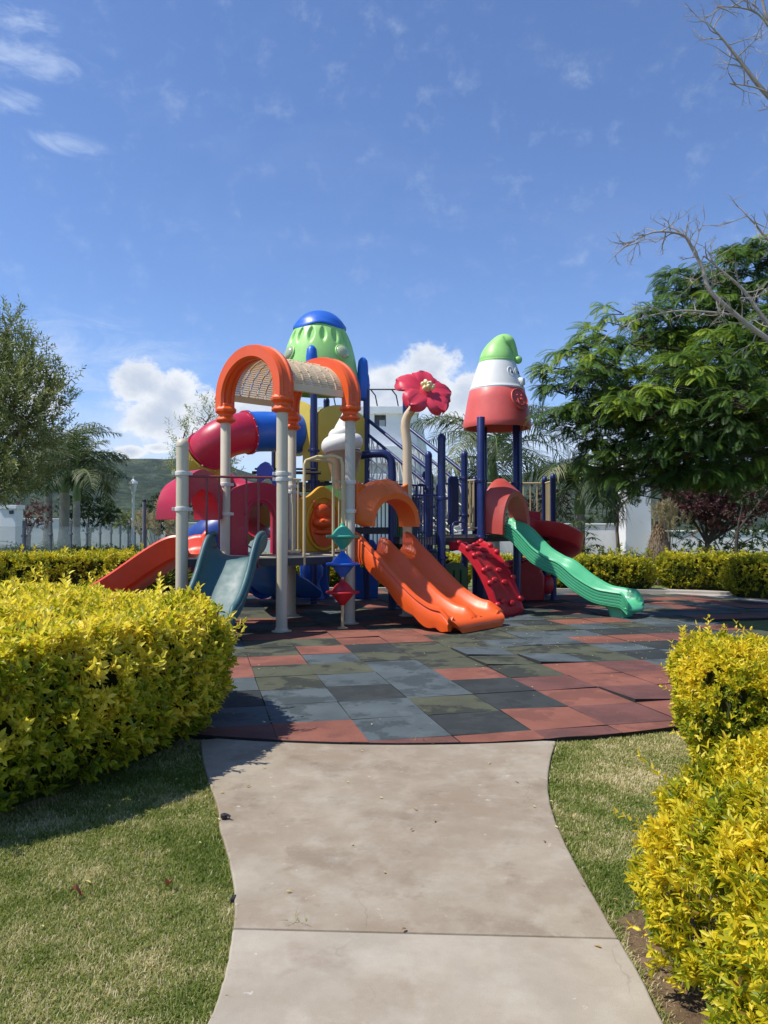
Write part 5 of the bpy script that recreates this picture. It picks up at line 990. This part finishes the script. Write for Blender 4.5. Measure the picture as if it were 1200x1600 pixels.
c = MB(); c.lathe([(.42, 0), (.40, .4), (.30, .95), (.16, 1.4), (.03, 1.7)], n=18); c.build('stem', M_bark, e)
k = 2600; t = rng.random(k)**.8; a = rng.random(k)*2*PI; r_ = .44*(1-t)**.75+.02; Pp = np.stack([np.cos(a)*r_, np.sin(a)*r_, t*1.72], 1); V = leaf_arrays(Pp, np.stack([np.cos(a)*.5, np.sin(a)*.5, -np.ones(k)*.6+rng.normal(0, .3, k)], 1), np.stack([np.cos(a), np.sin(a), np.ones(k)], 1), .13, .02, .1, .1)
L_dry = leafmat('dry_needle', [(0, (.13, .085, .045)), (1, (.36, .26, .15))], .2, .8); np_mesh('foliage', V, LEAF_T, L_dry, rng.random(k), parent=e)
def cycad(c, s, label):
    e = empty('cycad', c, label, 'plant', 'cycads behind the glass fence'); tb = MB(); tb.lathe([(.16*s, 0), (.18*s, .2*s), (.1*s, .35*s)], n=14); tb.build('trunk', M_bark_dark, e); Pp = []; D = []; U = []
    for i in range(22):
        az = i*2.4; el = R(20+50*(i/22)); p = Vector((0, 0, .3*s)); 
        for k_ in range(16):
            el -= R(6); dv = Vector((math.cos(az)*math.cos(el), math.sin(az)*math.cos(el), math.sin(el))); p = p+dv*.07*s; sd = Vector((-math.sin(az), math.cos(az), 0))
            for q in (-1, 1): Pp.append(tuple(p)); D.append(tuple(dv*.5+sd*q+Vector((0, 0, .2)))); U.append((0, 0, 1))
    np_mesh('foliage', leaf_arrays(np.array(Pp), np.array(D), np.array(U, float), .2*s, .02*s, .1, .1), LEAF_T, L_dark, rng.random(len(Pp)), parent=e)
cycad(Vector((-8.3, 19.8, 0)), 1.5, 'spiky cycad behind the glass fence below the palms'); cycad(Vector((-9.6, 21, 0)), 1.7, 'wide dark cycad beside the swollen palm base'); cycad(Vector((-11.3, 21.5, 0)), 1.5, 'dark cycad at the far left behind the glass fence')

# big feathery-leaved shade tree at right
def shade_tree():
    base = Vector((9.4, 13.2, 0)); e = empty('shade_tree', base, 'broad spreading tree with dark fern-like leaves at right, shading the floor', 'tree'); fork = Vector((9.5, 13.2, 3.2)); tb = MB()
    cl = []
    for (px, py, Y, r_, rz_) in ((915, 560, 11.0, .50, .42), (893, 610, 11.2, .50, .40), (868, 575, 11.2, .25, .15), (868, 640, 11, .28, .2), (940, 590, 10.4, .6, .4), (985, 520, 11.2, .75, .45), (960, 650, 10.6, .75, .45), (1040, 620, 10.0, .8, .5), (1070, 500, 11.4, .85, .5), (1130, 440, 11.6, .8, .45), (1200, 420, 11.8, .8, .55),
        (1120, 590, 9.8, .85, .5), (1190, 560, 10.0, .9, .6), (1020, 700, 10.4, .75, .35), (1100, 680, 10.0, .9, .4), (1180, 680, 10.0, .9, .45), (1270, 500, 11, 1.3, .8), (1270, 640, 10.5, 1.3, .8), (940, 690, 11.0, .5, .3), (890, 650, 10.8, .35, .25), (1000, 740, 10.6, .5, .25), (1130, 735, 9.9, .8, .22), (1200, 745, 9.8, .8, .22), (1010, 760, 10.2, .35, .2), (930, 730, 10.8, .35, .2), (1060, 700, 9.8, .6, .25), (1150, 650, 9.2, .7, .35), (1010, 640, 9.7, .55, .3), (1010, 570, 12, .9, .5), (1100, 560, 12.6, 1.1, .7), (1120, 520, 13.6, 1.4, .9), (1080, 640, 12.8, 1.3, .6), (1180, 620, 12.5, 1.2, .7),
        (980, 640, 12.2, .8, .5), (1060, 730, 11.2, .6, .2), (1240, 700, 11.5, 1.2, .5), (1350, 560, 11, 1.5, 1), (1190, 395, 11.4, .45, .35), (1060, 440, 11.6, .4, .25)):
        cl.append((W(px, py, Y*1.14), r_*1.12, rz_*1.12))
    limbs(tb, (0, 0, 0), fork-base, [c-base-Vector((0, 0, r2*.4)) for c, r1, r2 in cl], .20, .012, sag=.10, rf=.13)
    Pp, Dd, Uu, LL, vr = [], [], [], [], []; ra = MB(); rs = random.Random(4)
    for c, r1, r2 in cl:
        nf = int(27*r1*r1+13*r1)
        for _ in range(nf):
            th = rs.uniform(0, 2*PI); ph = math.asin(rs.uniform(-.6, 1)); q = rs.uniform(.55, 1.02); ou = Vector((math.cos(th)*math.cos(ph), math.sin(th)*math.cos(ph), math.sin(ph)))
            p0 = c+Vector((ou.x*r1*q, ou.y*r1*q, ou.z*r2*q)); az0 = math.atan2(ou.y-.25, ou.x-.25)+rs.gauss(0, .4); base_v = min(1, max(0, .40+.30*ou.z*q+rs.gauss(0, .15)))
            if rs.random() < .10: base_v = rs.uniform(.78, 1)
            nfe = rs.randint(6, 9); ra.tube([p0-Vector((math.cos(az0)*.35, math.sin(az0)*.35, .08)), p0], [.012, .006], 4, cap=False)
            for f_ in range(nfe):
                az = az0+(f_-(nfe-1)/2)*.42+rs.gauss(0, .12); hd = Vector((math.cos(az), math.sin(az), 0)); side = hd.cross(Vector((0, 0, 1))); side = (side+Vector((0, 0, rs.uniform(-.4, .4)))).normalized()
                fl = rs.uniform(.26, .44); n = 15; e_ = rs.uniform(-.05, .55); pp = p0+Vector((rs.gauss(0, .03), rs.gauss(0, .03), rs.gauss(0, .02))); pts = [pp.copy()]; v_ = base_v+rs.uniform(-.08, .08); dr_ = rs.uniform(.05, .11)
                for k in range(n):
                    e_ -= dr_; dv = hd*math.cos(e_)+Vector((0, 0, math.sin(e_))); pp = pp+dv*fl/n; pts.append(pp.copy()); t = (k+1)/n; pl = .082*(math.sin(PI*min(1, t*.82+.12))**.6)
                    up = side.cross(dv); up = up if up.z > 0 else -up
                    for s in (-1, 1):
                        Pp.append(pp[:]); Dd.append((dv*.5+side*s-up*.15)[:]); Uu.append(up[:]); LL.append(pl); vr.append(v_)
                ra.tube([pts[0], pts[n//2], pts[-1]], [.003, .002, .001], 3, cap=False)
    Pp = np.array(Pp); Dd = nrm(np.array(Dd)); Sd = nrm(np.cross(Dd, np.array(Uu))); LL = np.array(LL)[:, None]
    V = np.stack([Pp, Pp+Dd*LL*.5+Sd*.0105, Pp+Dd*LL, Pp+Dd*LL*.5-Sd*.0105], 1)-np.array(base)
    ra.v = [(x-base.x, y-base.y, z-base.z) for x, y, z in ra.v]
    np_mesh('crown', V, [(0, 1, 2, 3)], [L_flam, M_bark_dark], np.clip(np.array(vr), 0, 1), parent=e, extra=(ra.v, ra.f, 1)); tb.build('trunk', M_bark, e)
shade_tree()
# bare grey tree behind and above it
def bare_tree():
    base = Vector((9.2, 9.4, 0)); e = empty('bare_tree', base, 'leafless grey tree reaching over the shade tree from the right edge', 'tree'); tb = MB(); Y = 9.2; rs = random.Random(9)
    def twig(p, d, l, r_, depth):
        n = 5; pts = [p.copy()]; q = p.copy(); dd = d.copy()
        for i in range(n):
            dd = (dd+Vector((rs.gauss(0, .16), rs.gauss(0, .16), rs.gauss(0, .16)))).normalized(); q = q+dd*l/n; pts.append(q.copy())
            if depth > 0 and i > 0 and rs.random() < .75: twig(q, (dd+Vector((rs.gauss(0, .7), rs.gauss(0, .5), rs.gauss(0, .7)))).normalized(), l*rs.uniform(.35, .65), r_*.55, depth-1)
        tb.tube([x-base for x in pts], [r_*(1-.75*i/n) for i in range(n+1)], 5, cap=False)
    def limb(px, r0, r1, dens, tl=.5, dy=0):
        P_ = [W(a, b, Y+dy) for a, b in px]; P_ = smooth_line([tuple(p) for p in P_], 4); n = len(P_); tb.tube([p-base for p in P_], [r0+(r1-r0)*i/(n-1) for i in range(n)], 8)
        for i in range(2, n):
            if rs.random() < dens:
                t = (P_[i]-P_[i-1]).normalized(); twig(P_[i], (t*.6+Vector((rs.gauss(0, .7), rs.gauss(0, .5), rs.gauss(.15, .7)))).normalized(), tl*rs.uniform(.4, 1), .009, 2)
    limb([(1420, 900), (1400, 700), (1330, 600), (1260, 560), (1200, 530)], .16, .045, 0)
    limb([(1200, 530), (1160, 500), (1110, 455), (1098, 420), (1080, 385), (1068, 368), (1040, 362), (1010, 366), (975, 386)], .034, .006, 1, .42)
    limb([(1260, 560), (1200, 505), (1165, 457), (1130, 425), (1100, 400)], .035, .008, .9, .4, .3)
    limb([(1150, 492), (1100, 487), (1055, 486), (1000, 498), (950, 522)], .016, .004, .7, .3)
    limb([(1400, 700), (1380, 400), (1300, 250), (1200, 150), (1160, 100), (1130, 62), (1105, 35)], .055, .005, 1, .55, .4)
    limb([(1300, 250), (1240, 120), (1200, 40), (1170, 15), (1120, 10)], .022, .005, 1, .5, .2); limb([(1380, 400), (1280, 390), (1210, 380), (1180, 350), (1165, 335)], .03, .006, .9, .35, .2); limb([(1300, 250), (1230, 170), (1190, 140), (1140, 130)], .02, .005, .9, .4, 0)
    limb([(1200, 40), (1180, -20), (1120, -40)], .02, .005, .8, .4, .2)
    tb.build('branches', M_grey_bark, e)
bare_tree()

# ---------------------------------------------------------------- walls, buildings, fence, lamp
M_wwall = mat('white_render', (.80, .80, .79), .8, .06, .8, .15, 40, spots=[(.7, .5, .75, (.50, .50, .49), .4), (4, .62, .75, (.46, .45, .42), .4)])
M_glass = bpy.data.materials.new('fence_glass'); M_glass.use_nodes = True
_p = M_glass.node_tree.nodes['Principled BSDF']; _p.inputs['Base Color'].default_value = (.62, .74, .70, 1); _p.inputs['Roughness'].default_value = .08; _p.inputs['Alpha'].default_value = .20; _p.inputs['Specular IOR Level'].default_value = .6
M_win = mat('window_dark', (.10, .10, .095), .25, .2, 2)
M_lamp = mat('lamp_glass', (.75, .77, .78), .2, .03, 3)
def wall(name, a, b, h, th, label, cat='wall', cap=True):
    a, b = Vector(a), Vector(b); c = (a+b)/2; L_ = (b-a).length; o = empty(name, (c.x, c.y, 0), label, cat, rz=math.atan2(b.y-a.y, b.x-a.x))
    mb = MB(); mb.box((0, 0, h/2), (L_, th, h)); mb.build('wall_panel', M_wwall, o, bevel=.01)
    if cap: mb = MB(); mb.box((0, 0, h+.03), (L_+.02, th+.08, .06)); mb.build('coping', M_wwall, o, bevel=.01)
    return o
wall('boundary_wall', (-24, 37), (-11.9, 38), 1.92, .2, 'long white boundary wall behind the palms at left'); wall('boundary_wall', (-11.8, 38.1), (-3, 38.6), 1.72, .2, 'lower stretch of white wall running behind the red slides')
wall('boundary_wall', (2.6, 29.5), (8.9, 29.0), 1.62, .2, 'white boundary wall behind the palms at right of the play structure'); wall('boundary_wall', (9.9, 27.6), (17, 27.0), 1.35, .2, 'white wall behind the trunks of the purple tree at right edge')
e = empty('gate_tower', (9.35, 28.2, 0), 'tall narrow white wall block between the palms and the purple tree', 'building'); mb = MB(); mb.box((0, 0, 2.0), (.95, .9, 4.0)); mb.build('wall', M_wwall, e, bevel=.02); mb = MB(); mb.box((0, 0, 4.05), (1.05, 1.0, .1)); mb.build('coping', M_wwall, e, bevel=.01)
mb = MB(); mb.box((0, 0, .85), (.5, .5, 1.9)); mb.box((0, 0, 1.86), (.58, .58, .12)); mb.box((.12, -.27, 1.7), (.12, .06, .12), mi=1); o = mb.build('gate_pillar', [M_wwall, P['dark']], bevel=.01); o.location = (*W(18, 830, 24)[:2], .3); tag(o, 'short white pillar beyond the hedge at the far left', 'pillar')
def white_house():
    e = empty('white_house', (-1.0, 47, 0), 'white modern house behind the play structure with roof rail and square window', 'house'); x0, x1 = -3.6, 1.95; Y = 45.0; oc = Vector((1.0, -47, 0))
    pt = lambda mb, n, m_, par=e, **k: (lambda o: o)(mb.build(n, m_, par, **k))
    ht = 9.05
    mb = MB(); w0, w1 = W(585, 660, Y).x, W(603, 660, Y).x; z0, z1 = W(0, 667, Y).z, W(0, 648, Y).z
    Mx = Matrix.Translation(Vector((0, Y, 0))+oc); mb.prism([(x0, 0), (x1, 0), (x1, ht-.75), (x0, ht-.75)], [[(w0, z0), (w0, z1), (w1, z1), (w1, z0)]], Mx, .4)
    mb.box(Vector((x0+.2, Y+5, ht/2-.4))+oc, (.4, 9.5, ht-.8)); mb.box(Vector((x1-.2+.0, Y+5, ht/2-.4))+oc, (.4, 9.5, ht-.8)); pt(mb, 'wall', M_wwall, smooth=False)
    mb = MB(); mb.box(Vector(((x0+x1)/2-.1, Y+4.6, ht-.55))+oc, (x1-x0+.5, 10.2, .42)); pt(mb, 'roof', M_wwall, bevel=.02)
    mb = MB(); mb.box(Vector(((w0+w1)/2, Y+.5, (z0+z1)/2))+oc, (w1-w0+.3, .1, z1-z0+.3)); wn = pt(mb, 'window', M_win); mb = MB(); mb.box(Vector(((w0+w1)/2+.12, Y+.42, (z0+z1)/2-.15))+oc, (.34, .06, .5)); pt(mb, 'pane', M_lamp, wn)
    for i, zz in enumerate((5.75, 4.1)): mb = MB(); mb.box(Vector(((x0+x1)/2-.4-.2*i, Y-.95-.4*i, zz))+oc, (x1-x0-.9, 1.5, .95)); pt(mb, 'balcony', M_wwall, bevel=.02)
    mb = MB(); Mw = Matrix.Translation(Vector((x1+.05, Y, 0))+oc) @ Matrix.Rotation(PI/2-.12, 4, 'Z'); mb.prism([(0, 0), (7.5, 0), (7.5, 6.5), (5.2, 7.2), (2.3, 8.1), (0, 8.1)], [], Mw, .3); pt(mb, 'side_wall', M_wwall, smooth=False)
    mb = MB(); zr = W(0, 609, Y).z; mb.tube([Vector((x0, Y-.1, zr))+oc, Vector((x1-.4, Y-.1, zr))+oc], .045, 6)
    for i in range(5): xx = x0+.3+i*1.25; mb.tube([Vector((xx, Y-.1, zr))+oc, Vector((xx+.28, Y-.05, zr-.35))+oc, Vector((xx+.42, Y, ht-.35))+oc], .04, 6)
    pt(mb, 'roof_rail', P['dark'])
white_house()
def glass_fence():
    Z0, dz = 14.6, 2.15; e = empty('glass_fence', (-7.5, 18, 0), 'glass panel fence with grey metal posts receding behind the left hedge', 'fence'); oc = Vector((7.5, -18, 0)); pos = []
    for k in range(-2, 12): Y = Z0+k*dz; X = (38-600)/F*14.6+(Y-14.6)*-.205; pos.append((X, Y))
    for i, (X, Y) in enumerate(pos):
        h = 1.5+np.interp(Y, [10, 14.6, 34, 40], [10, 11.5, 1.5, 1])/F*Y; mb = MB(); mb.box(Vector((X, Y, h/2))+oc, (.055, .055, h)); mb.box(Vector((X, Y, h*.82))+oc, (.085, .09, .05)); mb.box(Vector((X, Y, h*.3))+oc, (.085, .09, .05)); mb.build('post', P['steel'], e, bevel=.006)
        if i:
            a = Vector((pos[i-1][0], pos[i-1][1], 0)); b = Vector((X, Y, 0)); d = (b-a).normalized(); hh = h*.93; a2, b2 = a+d*.06, b-d*.06; nn = Vector((-d.y, d.x, 0))*.006
            mb = MB(); mb.add([q+s*nn+Vector((0, 0, z))+oc for s in (-1, 1) for q, z in ((a2, .12), (b2, .12), (b2, hh), (a2, hh))], [(0, 1, 2, 3), (4, 7, 6, 5), (0, 4, 5, 1), (1, 5, 6, 2), (2, 6, 7, 3), (3, 7, 4, 0)]); mb.build('glass_panel', M_glass, e, smooth=False)
    mb = MB(); a, b = pos[6], pos[5]; mb.tube([Vector((a[0], a[1], .9))+oc, Vector((b[0]+.1, b[1]-.2, .1))+oc], .03, 6); mb.build('brace', P['steel'], e)
glass_fence()
e = empty('street_lamp', (-9.97, 30, 0), 'white lantern street lamp in front of the hills at left', 'lamp'); mb = MB(); mb.lathe([(.14, 0), (.13, .12), (.06, .2), (.055, 1.2), (.05, 2.85), (.08, 2.88), (.05, 2.92)], n=14); mb.build('pole', P['white'], e)
mb = MB(); mb.lathe([(.07, 2.92), (.15, 3.22), (.155, 3.25)], n=6); mb.build('lantern', M_lamp, e, smooth=False); mb = MB(); mb.lathe([(.2, 3.25), (.19, 3.29), (.07, 3.42), (.03, 3.44), (.03, 3.50), (.005, 3.55)], n=6)
for i in range(6): a = 2*PI*i/6; mb.tube([(.07*math.cos(a), .07*math.sin(a), 2.92), (.155*math.cos(a), .155*math.sin(a), 3.25)], .012, 5)
mb.build('lantern_cap', P['white'], e, smooth=False)
p = W(225, 860, 14.2); e = empty('metal_pole', (p.x, p.y, 0), 'plain dark metal pole standing in the left hedge before the lamp', 'pole'); mb = MB(); mb.tube([(0, 0, 0), (0, 0, 2.0)], .036, 14); mb.build('pole', P['steel'], e); mb = MB(); mb.lathe([(.038, 1.99), (.038, 2.03), (.01, 2.05)], n=14); mb.build('cap', P['dark'], e)
p = W(238, 738, 820); e = empty('power_pylon', (p.x, p.y, 60), 'faint steel lattice pylon on the hillside above the lamp', 'pylon'); mb = MB()
for sx in (-1, 1):
    for sy in (-1, 1): mb.tube([(sx*1, sy*1, -6), (sx*.2, sy*.2, 8)], .12, 4)
for i in range(7):
    z0, z1 = -5+i*1.6, -3.4+i*1.6; w0 = 1-.8*(z0+6)/14; w1 = 1-.8*(z1+6)/14; mb.tube([(-w0, -w0, z0), (w1, -w1, z1)], .06, 4); mb.tube([(w0, -w0, z0), (-w1, -w1, z1)], .06, 4)
mb.build('lattice', P['steel'], e); mb = MB(); [mb.tube([(-2, 0, z), (2, 0, z)], .09, 4) for z in (5, 6.8)]; mb.build('cross_arm', P['steel'], e)
# air
mb = MB(); mb.box((0, 615, 112), (3220, 1450, 226)); M_hz = bpy.data.materials.new('haze'); M_hz.use_nodes = True; nt = M_hz.node_tree; nt.nodes.clear(); vo = nt.nodes.new('ShaderNodeVolumePrincipled'); ou = nt.nodes.new('ShaderNodeOutputMaterial')
vo.inputs['Color'].default_value = (.80, .89, 1, 1); vo.inputs['Density'].default_value = .00010; nt.links.new(vo.outputs[0], ou.inputs['Volume']); o = mb.build('haze', M_hz, smooth=False); tag(o, 'thin blue air haze over the distant hills', 'haze', kind='stuff')
